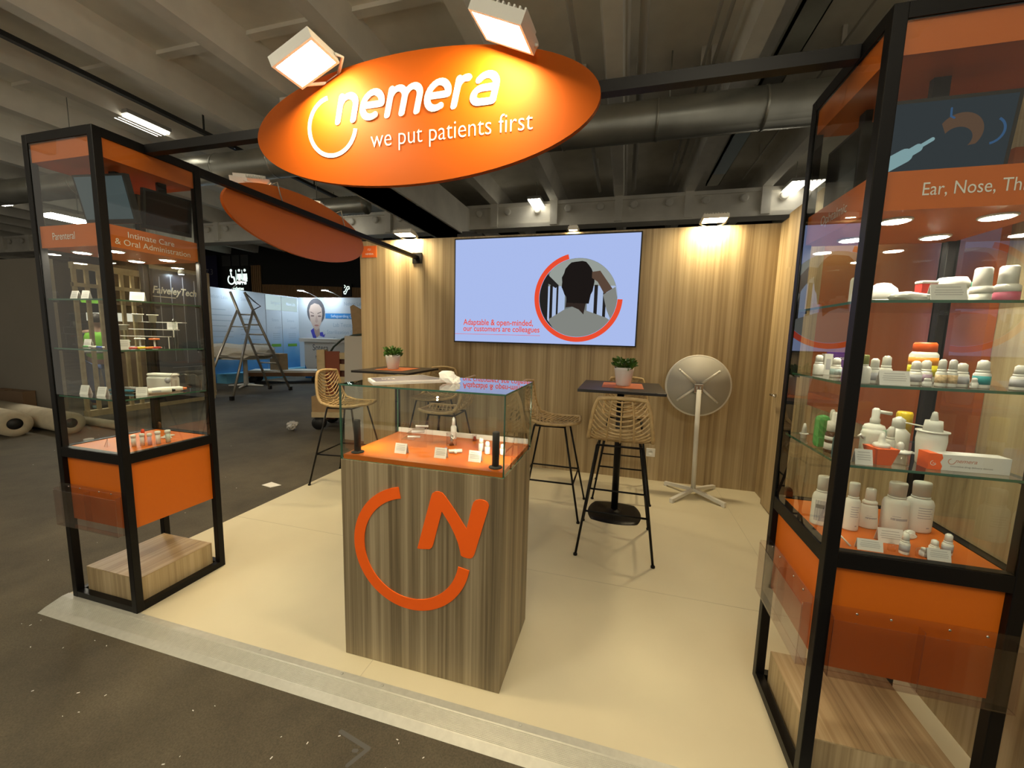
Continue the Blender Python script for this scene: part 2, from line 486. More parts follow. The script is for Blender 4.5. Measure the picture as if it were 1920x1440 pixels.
FILLM = emission('fill_tube_light', (1.0, 0.90, 0.68), 31.0)
m = MB(); m.box((1.54, 7.0, 4.775), (1.76, 9.2, 4.799)); tag(m.build('light_strip', mat('pale_blue_strip', (0.42, 0.52, 0.58), 0.4)), 'pale blue strip under the far end of the cable tray', 'striplight')  # unlit box; its pale blue colour stands for the strip's cool light
t = thing('cable_clamp', 'black cable clamp on the wall top at the left corner of the screen', 'clamp', (-1.72, 4.40, 2.568)); m = MB(); m.box((-0.16, -0.05, 0), (0.14, 0.05, 0.035)); m.build('base', BLACKMATT, t); m = MB(); m.box((-0.10, -0.055, 0.035), (0.05, 0.03, 0.06)); m.build('jaw', BLACKMATT, t)
def hall_light(loc, rz, sx, sy, label, n=4, lit=None, top=None):
    t = thing('ceiling_light', label, 'ceiling light', loc, rz, 'tube lights of the hall')
    hw = top or sx/2
    m = MB(); m.box((-hw, -sy/2, 0), (hw, sy/2, 0.06)); m.build('housing', mat('fitting_grey', (0.35, 0.35, 0.33), 0.6), t)
    for i in range(n):
        x = -sx/2 + sx * (i + 0.5) / n
        m = MB(); m.cyl((x, -sy/2 + 0.02, -0.015), (x, sy/2 - 0.02, -0.015), sx / n * 0.33, 8); m.build('tube', lit or TUBEM, t)
    m = MB(); m.cyl((0, 0, 0.06), (0, 0, 5.2 - loc[2]), 0.006, 6); m.build('hanger', ZINC, t)
    return t
hall_light((-8.0, 5.26, 4.86), 0, 0.36, 0.66, 'lit tube fitting high above the left showcase')
hall_light((-2.25, 10.0, 4.72), 0, 0.32, 0.6, 'small lit tube fitting above the wall screen')
hall_light((3.25, 10.0, 4.72), 0, 0.32, 0.6, 'small lit tube fitting beside the right showcase post')
hall_light((-7.75, 9.6, 4.72), 0, 0.42, 0.5, 'lit tube fitting just right of the second oval sign')
hall_light((-14.5, 8.5, 4.72), 0, 0.4, 0.9, 'lit tube fitting seen between left showcase and second oval sign')
hall_light((-16.5, 6.8, 4.72), 0, 0.4, 1.2, 'tube fitting seen through the upper left showcase, right side')
hall_light((-8.80, 4.72, 3.2), 0, 0.3, 0.8, 'tube lamp added above the person, seen through the left showcase pane', 3, emission('person_fill_tube', (1.0, 0.92, 0.75), 120.0))  # added lamp, hung low and bright to light the person behind the slats
hall_light((4.6, 3.4, 4.80), 0, 0.5, 1.2, 'lit tube fitting seen past the right showcase')
# unseen lamps added behind the camera to light the ceiling and booth fronts
hall_light((-3.4, -1.8, 3.7), 0, 0.6, 1.7, 'unseen tube lamp added behind the camera to light ceiling and booth, left', 4, FILLM, 0.05)
hall_light((0.7, -2.0, 3.7), 0, 0.6, 1.7, 'unseen tube lamp added behind the camera to light ceiling and booth, right', 4, FILLM, 0.05)

# ================================================================= SHOWCASES
def showcase(x0, y0, label, faces):
    W = 0.49; D = 0.48; H = 2.375; P = 0.035
    t = thing('display_showcase', label, 'showcase', (x0, y0, 0.0))
    zm0, zm1 = 0.795, 0.845
    for (x, y) in ((0, 0), (W - P, 0), (0, D - P), (W - P, D - P)):
        m = MB(); m.bbox((x, y, 0.0), (x + P, y + P, H), 0.0025); m.build('post', BLACK, t)
    for (za, zb) in ((H - 0.04, H), (zm0, zm1), (0.0, 0.035)):
        for q in (((P, 0.001, za), (W - P, P - 0.001, zb)), ((P, D - P + 0.001, za), (W - P, D - 0.001, zb)),
                  ((0.001, P, za), (P - 0.001, D - P, zb)), ((W - P + 0.001, P, za), (W - 0.001, D - P, zb))):
            m = MB(); m.box(*q); m.build('rail', BLACK, t)
    m = MB(); m.box((0.012, 0.012, 2.25), (W - 0.012, D - 0.012, 2.335)); m.build('top_box', ORANGE, t)
    m = MB(); m.box((0.014, 0.014, 1.852), (W - 0.014, D - 0.014, 1.955)); fa = m.build('fascia', ORANGE, t)
    for dx in (0.125, 0.365):
        for dy in (0.12, 0.36):
            m = MB(); m.lathe([(0.041, 0.0), (0.041, -0.004), (0.034, -0.006), (0.034, -0.002), (0.001, -0.002)], (dx, dy, 1.852), 20); dl = m.build('downlight', mat('white_ring', (0.8, 0.8, 0.76), 0.4), fa)
            m = MB(); m.lathe([(0.030, -0.004), (0.030, -0.0065), (0.001, -0.0066)], (dx, dy, 1.852), 16); m.build('downlight_lens', SPOTM, fa)
    for face, lines in faces:
        for (s, u0, zz, wd, ht) in lines:
            m = MB()
            if face == 'front': m.text(s, (u0, 0.0135, zz), X3, Z3, width=wd, height=ht, t=0.0008)
            elif face == 'right': m.text(s, (W - 0.0135, u0, zz), Y3, Z3, width=wd, height=ht, t=0.0008)
            elif face == 'left': m.text(s, (0.0135, u0, zz), YN, Z3, width=wd, height=ht, t=0.0008)
            m.build('lettering', LETTER, fa)
    g = 0.006; e = 0.004
    zt = H - 0.04
    pane('glass_pane', (P, e, zm1), (W - P, e + g, zt), t)
    pane('glass_pane', (P, D - e - g, zm1), (W - P, D - e, zt), t)
    pane('glass_pane', (e, P, zm1), (e + g, D - P, zt), t)
    pane('glass_pane', (W - e - g, P, zm1), (W - e, D - P, zt), t)
    for z in (1.60, 1.355, 1.11):
        pane('glass_shelf', (0.016, 0.016, z), (W - 0.016, D - 0.016, z + 0.008), t)
        m = MB()
        for (x, y) in ((0.02, 0.037), (W - 0.034, 0.037), (0.02, D - 0.06), (W - 0.034, D - 0.06)): m.box((x, y, z - 0.008), (x + 0.014, y + 0.02, z - 0.0005))
        m.build('shelf_bracket', BLACK, t)
    m = MB(); m.box((P, P, 0.80), (W - P, D - P, 0.842)); m.build('display_floor', ORANGE, t)
    m = MB(); m.box((0.022, 0.022, 0.447), (W - 0.022, D - 0.022, 0.794)); m.build('lower_box', ORANGE, t)
    m = MB(); m.box((0.045, 0.045, 0.002), (W - 0.045, D - 0.045, 0.155)); pl = m.build('plinth', WOODWALL, t)
    m = MB(); m.box((0.045, 0.045, 0.155), (W - 0.045, D - 0.045, 0.160)); m.build('plinth_top', WOODY, pl)
    return t
left_case = showcase(-2.836, 1.335, 'tall glass showcase lettered Intimate Care, standing at the left', [
    ('front', [('Parenteral', 0.125, 1.888, 0.16, 0.034)]),
    ('right', [('Intimate Care', 0.113, 1.909, 0.210, 0.028), ('& Oral Administration', 0.058, 1.869, 0.345, 0.028)])])
right_case = showcase(0.638, 1.390, 'tall glass showcase lettered Ear, Nose, Throat, standing at the right', [
    ('left', [('Ophtalmic', 0.33, 1.893, 0.175, 0.032)]),
    ('front', [('Ear, Nose, Throat', 0.124, 1.888, 0.275, 0.034)])])
# hinges and lock on the glass doors
for (x, y, z, rz, lb) in ((0.69, 1.855, 0.87, 0, 'brown door hinge at the lower back of the right showcase'), (-2.80, 1.800, 0.87, 0, 'chrome door lock at the lower back of the left showcase')):
    m = MB(); m.lathe([(0.017, 0.0), (0.017, 0.008), (0.013, 0.010)], (x, y, z), 16, True, Matrix.Rotation(PI / 2, 3, 'X')); m.box((x - 0.017, y - 0.012, z - 0.025), (x + 0.017, y - 0.002, z))
    tag(m.build('glass_door_hinge', mat('bronze', (0.12, 0.06, 0.03), 0.3, 0.8)), lb, 'hinge')

def monitor(loc, rz, tilt, label, picture=None, w=0.32, h=0.21, lit=True):
    t = thing('monitor', label, 'monitor', loc, rz)
    mx = Matrix.Rotation(tilt, 4, 'X')
    m = MB(); m.box((-w/2, -0.014, -h/2), (w/2, 0.014, h/2), mx); m.build('housing', BLACKMATT, t)
    m = MB(); m.box((-w/2 + 0.01, -0.0155, -h/2 + 0.02), (w/2 - 0.01, -0.0145, h/2 - 0.01), mx)
    sc = m.build('screen', emission('screen_slate', (0.014, 0.024, 0.032), 1.0) if picture else (mat('screen_glass', (0.02, 0.03, 0.035), 0.15, emit=(0.03, 0.046, 0.052), estr=1.0) if lit else mat('screen_off', (0.008, 0.008, 0.010), 0.2)), t)
    m = MB(); m.box((-0.03, 0.0, h/2 - 0.06), (0.03, 0.05, h/2 - 0.02)); m.box((-0.02, 0.03, h/2 - 0.05), (0.02, 0.05, 2.25 - loc[2])); m.build('ceiling_mount', BLACKMATT, t)
    if picture:
        o = mx @ Vector((0, -0.0155, 0)); u = Vector(X3); v = mx.to_3x3() @ Vector(Z3)
        arc = []
        for i in range(25):
            a = math.radians(150 - 190 * i / 24); arc.append((0.03 + 0.052 * math.cos(a), 0.012 + 0.05 * math.sin(a)))
        for i in range(24, -1, -1):
            a = math.radians(150 - 190 * i / 24); arc.append((0.026 + 0.034 * math.cos(a), -0.004 + 0.030 * math.sin(a)))
        MB().flat(arc, o, u, v, 0, 0.0006).build('ear_picture', emission('px_ear', (0.085, 0.045, 0.026), 1), sc)
        m = MB(); m.stroke([(-0.130, -0.062), (-0.088, -0.038)], 0.038, o, u, v, 0, 0.0008); m.stroke([(-0.088, -0.038), (-0.060, -0.020)], 0.022, o, u, v, 0, 0.0010); m.stroke([(-0.058, -0.018), (-0.03, 0.0)], 0.010, o, u, v, 0, 0.0012)
        m.build('dropper_picture', emission('px_dropper', (0.20, 0.33, 0.36), 1), sc)
        m = MB(); m.ring(0.030, 0.036, -80, 60, o, u, v, 0, 0.0006, 20, (0.095, 0.01)); m.stroke([(0.0, 0.075), (0.002, 0.055), (0.01, 0.05)], 0.005, o, u, v, 0, 0.0006)
        m.build('ear_outline_picture', emission('px_blue', (0.022, 0.075, 0.17), 1), sc)
    return t
monitor((0.842, 1.50, 2.065), 0.0, 0.10, 'dark monitor showing a dropper and an ear, in the right showcase top', True, 0.305, 0.215)
monitor((0.70, 1.70, 2.06), -PI / 2, 0.0, 'black monitor seen edge-on behind the left pane of the right showcase', None, 0.22, 0.22, False)
monitor((-2.525, 1.475, 2.105), 0.12, 0.20, 'tilted grey-screened monitor in the top of the left showcase', None, 0.30, 0.225)
monitor((-2.425, 1.68, 2.09), PI / 2 - 0.15, 0.12, 'second, switched-off monitor in the left showcase top', None, 0.22, 0.20, False)

def brochure_holder(loc, rz, w, h, label, n=2):
    t = thing('brochure_holder', label, 'brochure holder', loc, rz)
    d = 0.032
    pane('back_plate', (-w/2, -0.004, 0), (w/2, -0.001, h), t, ACEDGE, HOLDER)
    pane('front_plate', (-w/2, -d, 0), (w/2, -d + 0.003, h * 0.86), t, ACEDGE, HOLDER)
    pane('bottom_plate', (-w/2, -d + 0.003, 0), (w/2, -0.004, 0.003), t, ACEDGE, HOLDER)
    for i in range(n + 1):
        x = -w/2 + (w - 0.003) * i / n
        pane('divider', (x, -d + 0.003, 0.003), (x + 0.003, -0.004, h * 0.9), t, ACEDGE, HOLDER)
    m = MB()
    for i in range(2 * n):
        x = -w/2 + w * (i + 0.5 + (0.12 if i % 2 == 0 else -0.12)) / (2 * n)
        m.lathe([(0.004, 0), (0.004, 0.002), (0.002, 0.003)], (x, -0.004, h * 0.93), 8, True, Matrix.Rotation(PI / 2, 3, 'X'))
    m.build('screws', mat('chrome', (0.6, 0.6, 0.58), 0.2, 1.0), t)
    return t
brochure_holder((0.893, 1.388, 0.452), 0, 0.455, 0.222, 'empty clear double brochure holder on the front of the right showcase')
brochure_holder((0.636, 1.63, 0.425), -PI / 2, 0.42, 0.245, 'empty clear brochure holder on the left side of the right showcase')
brochure_holder((-2.60, 1.333, 0.430), 0, 0.46, 0.225, 'empty clear brochure holder on the front of the left showcase')

# ================================================================= CENTRE COUNTER
CX0, CX1, CY0, CY1, CZ = -1.1635, -0.4189, 1.4394, 1.9049, 0.928
t = thing('display_counter', 'wood-grain counter with orange N logo and glass top case', 'counter', (CX0, CY0, 0))
w = CX1 - CX0; d = CY1 - CY0
m = MB(); m.bbox((0, 0, 0.0), (w, d, CZ), 0.002); m.build('cabinet_body', WOODZ, t)
m = MB(); m.box((0.009, 0.009, CZ), (w - 0.009, d - 0.009, CZ + 0.02)); m.build('display_floor', ORANGE, t)
gz = 1.2587; g = 0.007
pane('glass_pane', (0.0005, 0.0005, CZ + 0.0005), (w - 0.0005, g, gz - g), t)
pane('glass_pane', (0.0005, d - g, CZ + 0.0005), (w - 0.0005, d - 0.0005, gz - g), t)
pane('glass_pane', (0.0005, g, CZ + 0.0005), (g, d - g, gz - g), t)
pane('glass_pane', (w - g, g, CZ + 0.0005), (w - 0.0005, d - g, gz - g), t)
pane('glass_lid', (0, 0, gz - g), (w, d, gz), t)
m = MB(); m.box((0.012, d - 0.014, CZ + 0.02), (w - 0.012, d - 0.009, CZ + 0.045)); m.build('back_strip', WHITE2, t)
# logo on the front
lg = MB()
o = (0.0, -0.0002, 0.0)
cx, cz = -0.826 - CX0, 0.568
lg.ring(0.224, 0.274, 101, 350.5, o, X3, Z3, 0.004, 0.0, 64, (cx, cz))
npx = [(-0.7904,0.5812),(-0.7190,0.8254),(-0.7127,0.8420),(-0.6985,0.8520),(-0.6800,0.8545),(-0.6615,0.8500),(-0.6450,0.8350),(-0.5960,0.7780),(-0.5400,0.7060),(-0.5135,0.8130),(-0.5075,0.8290),(-0.4965,0.8390),(-0.4790,0.8440),(-0.4570,0.8430),(-0.4410,0.8370),(-0.4340,0.8240),(-0.4365,0.8100),(-0.4990,0.6010),(-0.5070,0.5850),(-0.5190,0.5770),(-0.5350,0.5760),(-0.5580,0.5790),(-0.5670,0.5840),(-0.5690,0.5960),(-0.5810,0.6370),(-0.5980,0.6730),(-0.6230,0.7150),(-0.6640,0.7680),(-0.7080,0.6100),(-0.7140,0.5960),(-0.7270,0.5860),(-0.7480,0.5830),(-0.7720,0.5800),(-0.7880,0.5790)]
# trim the N to the place it has on the front panel
npx = [(-0.79 + (x + 0.79) * 0.88, 0.579 + (z - 0.579) * 0.955) for x, z in npx]
lg.flat([(x - CX0, z) for x, z in npx], o, X3, Z3, 0.004)
lg.build('logo', ORANGE_LOGO, t)

def spot_stalk(loc, label):
    t = thing('display_spotlight', label, 'spotlight', loc)
    m = MB(); m.lathe([(0.0275, 0), (0.0275, 0.004), (0.016, 0.008)], (0, 0, 0), 20); m.build('base', BLACKMATT, t)
    m = MB(); m.lathe([(0.0145, 0.006), (0.0145, 0.145), (0.012, 0.148)], (0, 0, 0), 18); m.build('stalk', BLACKMATT, t)
    m = MB()
    for z in (0.118, 0.134): m.lathe([(0.006, 0), (0.006, 0.003)], (0.0, 0.0135, z), 10, True, Matrix.Rotation(-PI / 2, 3, 'X'))
    m.build('lamp_lens', emission('mini_led', (1.0, 0.9, 0.66), 1500.0), t)
spot_stalk((-1.115, 1.492, 0.948), 'black spotlight stalk in the left front corner of the counter case')
spot_stalk((-0.473, 1.500, 0.948), 'black spotlight stalk in the right front corner of the counter case')

def card(loc, w, h, label, rz=0.0, dark=False):
    t = thing('product_card', label, 'card', loc, rz)
    m = MB()
    m.add([(-w/2, -h*0.28, 0), (w/2, -h*0.28, 0), (w/2, 0.0, h), (-w/2, 0.0, h), (-w/2, h*0.28, 0), (w/2, h*0.28, 0),
           (-w/2, -h*0.28+0.0012, 0), (w/2, -h*0.28+0.0012, 0), (w/2, 0.0, h-0.003), (-w/2, 0.0, h-0.003), (-w/2, h*0.28-0.0012, 0), (w/2, h*0.28-0.0012, 0)],
          [(0,1,2,3),(3,2,5,4),(9,8,7,6),(10,11,8,9),(0,6,7,1),(5,11,10,4),(0,3,9,6),(1,7,8,2),(3,4,10,9),(2,8,11,5)])
    m.build('folded_card', PAPER, t)
    m = MB(); n = Vector((0, -1, 0.28)).normalized()
    for i, f in enumerate((0.78, 0.60, 0.46, 0.32)):
        ww = w * (0.34 if i == 0 else 0.40 - 0.03 * (i % 2))
        y = -h*0.28*(1 - f) - 0.0006; z = h * f
        m.add([(-ww, y, z), (ww, y, z), (ww, y + 0.28*0.05*h, z + 0.05*h), (-ww, y + 0.28*0.05*h, z + 0.05*h)], [(0, 1, 2, 3)])
    m.build('print_lines', PRINT if dark else mat('light_print', (0.5, 0.49, 0.48), 0.7), t)
    return t
ZC = 0.9485
card((-0.929, 1.548, ZC), 0.058, 0.044, 'white card at the left front of the counter case')
card((-0.735, 1.545, ZC), 0.056, 0.044, 'white card at the centre front of the counter case')
card((-0.578, 1.548, ZC), 0.056, 0.046, 'white card at the right front of the counter case, before the lit bottles')

def lathe_thing(name, label, cat, loc, parts, group=None, rz=0.0, n=18, sx=1, sy=1):
    t = thing(name, label, cat, loc, rz, group)
    for pn, mt, pr in parts:
        MB().lathe(pr, (0, 0, 0), n, True, None, sx, sy).build(pn, mt, t)
    return t
# four little white bottles by the right spotlight
for x, y, h, lb in ((-0.607, 1.70, 0.062, 'leftmost lit white vial behind the right-hand card, with a thin neck'), (-0.566, 1.668, 0.056, 'second lit white vial beside the right black stalk'),
                    (-0.528, 1.668, 0.052, 'third lit white vial, just left of the right black stalk'), (-0.497, 1.68, 0.048, 'rightmost lit white vial, behind the right black stalk')):
    lathe_thing('vial', lb, 'vial', (x, y, ZC), [('body', WHITE, [(0.0115, 0), (0.0125, 0.003), (0.0125, h * 0.55), (0.011, h * 0.6)]), ('cap', WHITE, [(0.0105, h * 0.6), (0.0100, h * 0.9), (0.007, h), (0.001, h)])])
# clear acrylic stand with steps and small clear syringes, metal piece, bottle behind
t = thing('acrylic_stand', 'clear acrylic zigzag stand holding small clear parts in the counter case', 'acrylic stand', (-0.90, 1.66, ZC), 0.15)
pane('side_plate', (-0.09, -0.002, 0), (0.035, 0.001, 0.105), t, ACEDGE, ACRYL)
pane('side_plate', (-0.09, 0.09, 0), (0.035, 0.093, 0.105), t, ACEDGE, ACRYL)
for i, z in enumerate((0.03, 0.06, 0.085)): pane('step', (-0.09 + 0.025 * i, 0.001, z), (-0.03 + 0.025 * i, 0.09, z + 0.003), t, ACEDGE, ACRYL)
m = MB()
for k in range(4): m.tube([(-0.08 + 0.014 * k, -0.003, 0.100), (-0.078 + 0.014 * k, -0.003, 0.118), (-0.072 + 0.014 * k, -0.003, 0.112)], 0.0014, 5)
m.build('hook_edge', ACEDGE, t)
for i in range(3):
    m = MB(); m.cyl((-0.07 + 0.02 * i, 0.03, 0.039 + 0.027 * i), (-0.01 + 0.02 * i, 0.035, 0.039 + 0.027 * i), 0.005, 8)
    tag(m.build('sample_part', mat('clear_part', (0.75, 0.75, 0.72), 0.2), None, (-0.90, 1.66, ZC), (0, 0, 0.15)),
        'small clear tube lying on the %s step of the acrylic stand' % ('lowest', 'middle', 'top')[i], 'tube')
lathe_thing('vial', 'brightly lit white vial behind the acrylic stand', 'vial', (-0.815, 1.86, ZC), [('body', WHITE, [(0.014, 0), (0.015, 0.004), (0.015, 0.06), (0.009, 0.07)]), ('cap', WHITE, [(0.009, 0.07), (0.008, 0.10), (0.003, 0.112)])])
t = thing('acrylic_cylinder', 'short clear cylinder around a metal part, centre of counter case', 'cylinder', (-0.775, 1.745, ZC))
m = MB(); m.lathe([(0.026, 0), (0.026, 0.058), (0.023, 0.058), (0.023, 0.001)], (0, 0, 0), 24); m.build('clear_wall', ACRYL, t)
m = MB(); m.lathe([(0.012, 0.001), (0.006, 0.012), (0.011, 0.022), (0.005, 0.03), (0.009, 0.042), (0.004, 0.05)], (0, 0, 0), 14); m.build('metal_core', mat('chrome', (0.6, 0.6, 0.58), 0.2, 1.0), t)
t = thing('valve_part', 'white plastic cross-shaped valve beside the centre card', 'valve', (-0.705, 1.63, ZC), 0.5)
m = MB(); m.cyl((-0.03, 0, 0.009), (0.03, 0, 0.009), 0.008, 10); m.build('tube_body', WHITE, t)
m = MB(); m.cyl((0, -0.022, 0.009), (0, 0.012, 0.009), 0.007, 10); m.build('side_tube', WHITE, t)
t = thing('silver_pin', 'thin silver needle part lying left of the white valve', 'needle', (-0.745, 1.655, ZC), -0.3)
m = MB(); m.cyl((-0.02, 0, 0.004), (0.02, 0, 0.004), 0.0035, 8); m.build('shaft', mat('chrome', (0.6, 0.6, 0.58), 0.2, 1.0), t); m = MB(); m.sphere((-0.022, 0, 0.006), 0.006, 8); m.build('hub', mat('violet_hub', (0.3, 0.25, 0.5), 0.4), t)
t = thing('sample_vial', 'small clear vial at the back of the counter case', 'vial', (-0.70, 1.86, ZC))
m = MB(); m.lathe([(0.012, 0), (0.012, 0.03), (0.010, 0.03), (0.010, 0.002)], (0, 0, 0), 14); m.build('wall', ACRYL, t); m = MB(); m.lathe([(0.009, 0.003), (0.006, 0.02), (0.002, 0.022)], (0, 0, 0), 10); m.build('red_core', mat('dark_red', (0.3, 0.04, 0.02), 0.4), t)

# on the glass lid: brochure and crumpled tissue
ZL = 1.2592
t = thing('brochure', 'thick purple-grey brochure lying on the glass lid', 'brochure', (0, 0, ZL))
pts = [(-1.150, 1.625), (-1.035, 1.500), (-0.800, 1.745), (-1.010, 1.885)]
m = MB(); n = 4
m.add([(x, y, 0) for x, y in pts] + [(x, y, 0.007) for x, y in pts], [(3,2,1,0),(4,5,6,7),(0,1,5,4),(1,2,6,5),(2,3,7,6),(3,0,4,7)]); m.build('pages', PAPER, t)
cc = [( -1.135, 1.625), (-1.030, 1.512), (-0.815, 1.742), (-1.008, 1.870)]
m = MB(); m.add([(x, y, 0.0074) for x, y in cc], [(0, 1, 2, 3)]); m.build('cover', mat('purple_grey_cover', (0.085, 0.075, 0.13), 0.45), t)
du = Vector((0.215, 0.23, 0)).normalized(); m = MB(); m.text('b23', (-1.055, 1.60, 0.0077), du, Vector((-du.y, du.x, 0)), width=0.06, t=0.0002, bold=0.01); m.build('lettering', LETTER, t)

def crumple(name, label, cat, loc, size, flat_=0.5, seed=1, matl=PAPER, rz=0.0, amp=0.45, sharp=0.0, peaks=()):
    rnd = random.Random(seed)
    bm = bmesh.new(); bmesh.ops.create_icosphere(bm, subdivisions=3, radius=1.0)
    dirs = [(Vector((rnd.uniform(-1, 1), rnd.uniform(-1, 1), rnd.uniform(-1, 1))).normalized(), rnd.uniform(-1, 1)) for _ in range(26)]
    for v in bm.verts:
        c = v.co.normalized(); k = 1.0
        for dd, a in dirs: k += amp * a * max(0, c.dot(dd) - 0.55)
        if sharp: k *= 1 + sharp * (rnd.random() - 0.5)
        for pd, pa in peaks: k += pa * max(0.0, c.dot(Vector(pd).normalized()) - 0.72) * 3.5
        v.co = Vector((c.x * k * size[0], c.y * k * size[1], c.z * k * size[2]))
    zmin = min(v.co.z for v in bm.verts) * flat_
    for v in bm.verts: v.co.z = max(v.co.z, zmin) - zmin
    me = bpy.data.meshes.new(name); bm.to_mesh(me); bm.free(); me.materials.append(matl)
    o = bpy.data.objects.new(name, me); COL.objects.link(o); o.location = loc; o.rotation_euler = (0, 0, rz)
    return tag(o, label, cat)
crumple('crumpled_tissue', 'crumpled white tissue on the glass lid of the counter', 'tissue', (-0.735, 1.675, ZL), (0.029, 0.022, 0.022), 0.5, 5, PAPER, 0.3, 0.9, 0.28, (((-1, 0, 0.25), 0.9), ((-0.6, 0, 1), 0.9), ((1, 0.2, 0.1), 0.5)))

# ================================================================= SHOWCASE CONTENTS
Z1, Z2, Z3s, Z0 = 1.6085, 1.3635, 1.1185, 0.8425
def nasal(loc, r, h, label, band=None, cap=WHITE, body=WHITE, name='nasal_spray_bottle', group=None):
    parts = [('body', body, [(r * 0.96, 0), (r, 0.003), (r, h * 0.50), (r * 0.78, h * 0.56)]),
             ('collar', body, [(r * 0.80, h * 0.56), (r * 0.80, h * 0.64)]),
             ('cap', cap, [(r * 0.74, h * 0.64), (r * 0.68, h * 0.93), (r * 0.34, h), (0.001, h)])]
    if band is not None: parts.append(('label_band', band, [(r * 1.02, h * 0.14), (r * 1.02, h * 0.44)]))
    return lathe_thing(name, label, 'bottle', loc, parts, group)
TEAL = mat('teal_label', (0.03, 0.32, 0.34), 0.4); PINK = mat('pink_label', (0.55, 0.12, 0.20), 0.4); GREYL = mat('grey_label', (0.42, 0.42, 0.45), 0.5)
LILAC = mat('lilac_label', (0.42, 0.30, 0.42), 0.5); FRUIT = mat('fruit_label', (0.70, 0.52, 0.30), 0.5, vary=0.4, vscale=90); PALEB = mat('pale_blue_label', (0.45, 0.60, 0.62), 0.5)
# --- right showcase, top shelf
t = thing('inhaler_device', 'rounded white inhaler standing at the left of the top shelf, right showcase', 'inhaler', (0.688, 1.50, Z1))
m = MB(); m.bbox((-0.022, -0.016, 0), (0.012, 0.016, 0.078), 0.012); m.build('body', WHITE, t); m = MB(); m.bbox((0.008, -0.013, 0), (0.03, 0.013, 0.03), 0.006); m.build('mouthpiece', WHITE, t)
t = thing('product_card', 'white tent card behind the corner post on the top shelf, right showcase', 'card', (0.668, 1.455, Z1), -1.2)
m = MB(); m.add([(-0.022,-0.01,0),(0.022,-0.01,0),(0.022,0.004,0.055),(-0.022,0.004,0.055),(0.022,0.018,0),(-0.022,0.018,0)],[(0,1,2,3),(3,2,4,5),(0,3,5),(1,4,2),(0,5,4,1)]); m.build('folded_card', PAPER, t)
m = MB(); m.add([(-0.01,-0.0088,0.008),(0.006,-0.0088,0.008),(0.006,-0.0068,0.016),(-0.01,-0.0068,0.016)],[(0,1,2,3)]); m.build('barcode', PRINT, t)
t = lathe_thing('inhaler_disc', 'white dome shaped inhaler disc on the top shelf behind the white pouch', 'inhaler', (0.765, 1.53, Z1), [('shell', WHITE, [(0.045, 0), (0.044, 0.02), (0.036, 0.045), (0.018, 0.060), (0.001, 0.063)]), ('rim', WHITE2, [(0.047, 0.004), (0.047, 0.010)])], None, 0, 20, 1, 0.6)
crumple('foil_pouch', 'flat crumpled white pouch at the front of the top shelf', 'pouch', (0.79, 1.445, Z1), (0.062, 0.022, 0.02), 0.3, 11, WHITE, -0.05, 0.6, 0.15, (((1, 0, 0.1), 0.5),))
t = thing('small_box', 'red box with white hinged lid on the top shelf', 'box', (0.862, 1.51, Z1), 0.15)
m = MB(); m.box((-0.021, -0.012, 0), (0.021, 0.012, 0.055)); m.build('box_body', mat('red_plastic', (0.58, 0.03, 0.02), 0.4), t); m = MB(); m.bbox((-0.023, -0.014, 0.055), (0.023, 0.014, 0.064), 0.003); m.build('lid', WHITE, t)
card((0.868, 1.435, Z1), 0.082, 0.046, 'wide white card at the middle of the top shelf, right showcase')
lathe_thing('lidded_jar', 'wide white jar with rounded lid behind the top shelf card', 'jar', (0.935, 1.53, Z1), [('jar_body', WHITE, [(0.036, 0), (0.037, 0.003), (0.037, 0.042)]), ('lid', WHITE, [(0.038, 0.042), (0.037, 0.062), (0.030, 0.075), (0.001, 0.077)])], None, 0, 24)
lathe_thing('spray_bottle', 'slim white bottle with tall cap beside the jar on the top shelf', 'bottle', (0.966, 1.47, Z1), [('body', WHITE2, [(0.021, 0), (0.022, 0.003), (0.022, 0.022)]), ('collar', WHITE, [(0.023, 0.022), (0.023, 0.042)]), ('cap', WHITE, [(0.0195, 0.042), (0.018, 0.09), (0.015, 0.094), (0.001, 0.094)])])
t = thing('small_box', 'small green topped box between two white bottles on the top shelf', 'box', (1.003, 1.53, Z1))
m = MB(); m.bbox((-0.016, -0.014, 0.032), (0.016, 0.014, 0.066), 0.004); m.build('green_lid', mat('mint_green', (0.05, 0.42, 0.25), 0.4), t); m = MB(); m.box((-0.015, -0.013, 0), (0.015, 0.013, 0.032)); m.build('box_body', WHITE, t)
lathe_thing('spray_bottle', 'white bottle with pink base at the right of the top shelf', 'bottle', (1.022, 1.47, Z1), [('body', PINK, [(0.026, 0), (0.027, 0.003), (0.027, 0.026)]), ('collar', WHITE, [(0.027, 0.026), (0.0265, 0.042), (0.021, 0.048)]), ('cap', WHITE, [(0.020, 0.048), (0.019, 0.094), (0.016, 0.098), (0.001, 0.098)])])
# --- right showcase, second shelf
G2 = 'white spray bottles on the second shelf'
nasal((0.705, 1.745, Z2), 0.016, 0.074, 'leftmost slim white spray bottle on the second shelf, right showcase')
t = thing('small_box', 'tall narrow white carton next to the leftmost bottle, second shelf', 'box', (0.742, 1.775, Z2)); m = MB(); m.box((-0.013, -0.013, 0), (0.013, 0.013, 0.078)); m.build('carton', WHITE2, t); m = MB(); m.box((-0.007, -0.0136, 0.02), (0.007, -0.0131, 0.06)); m.build('print_panel', GREYL, t)
t = thing('small_box', 'purple carton with white lettering at the back of the second shelf', 'box', (0.80, 1.80, Z2), -0.5); m = MB(); m.box((-0.045, -0.018, 0), (0.045, 0.018, 0.085)); m.build('carton', mat('purple_carton', (0.10, 0.03, 0.22), 0.4), t); m = MB(); m.text('Systane', (-0.035, -0.0182, 0.058), X3, Z3, width=0.07, height=0.012, t=0.0003); m.build('lettering', LETTER, t)
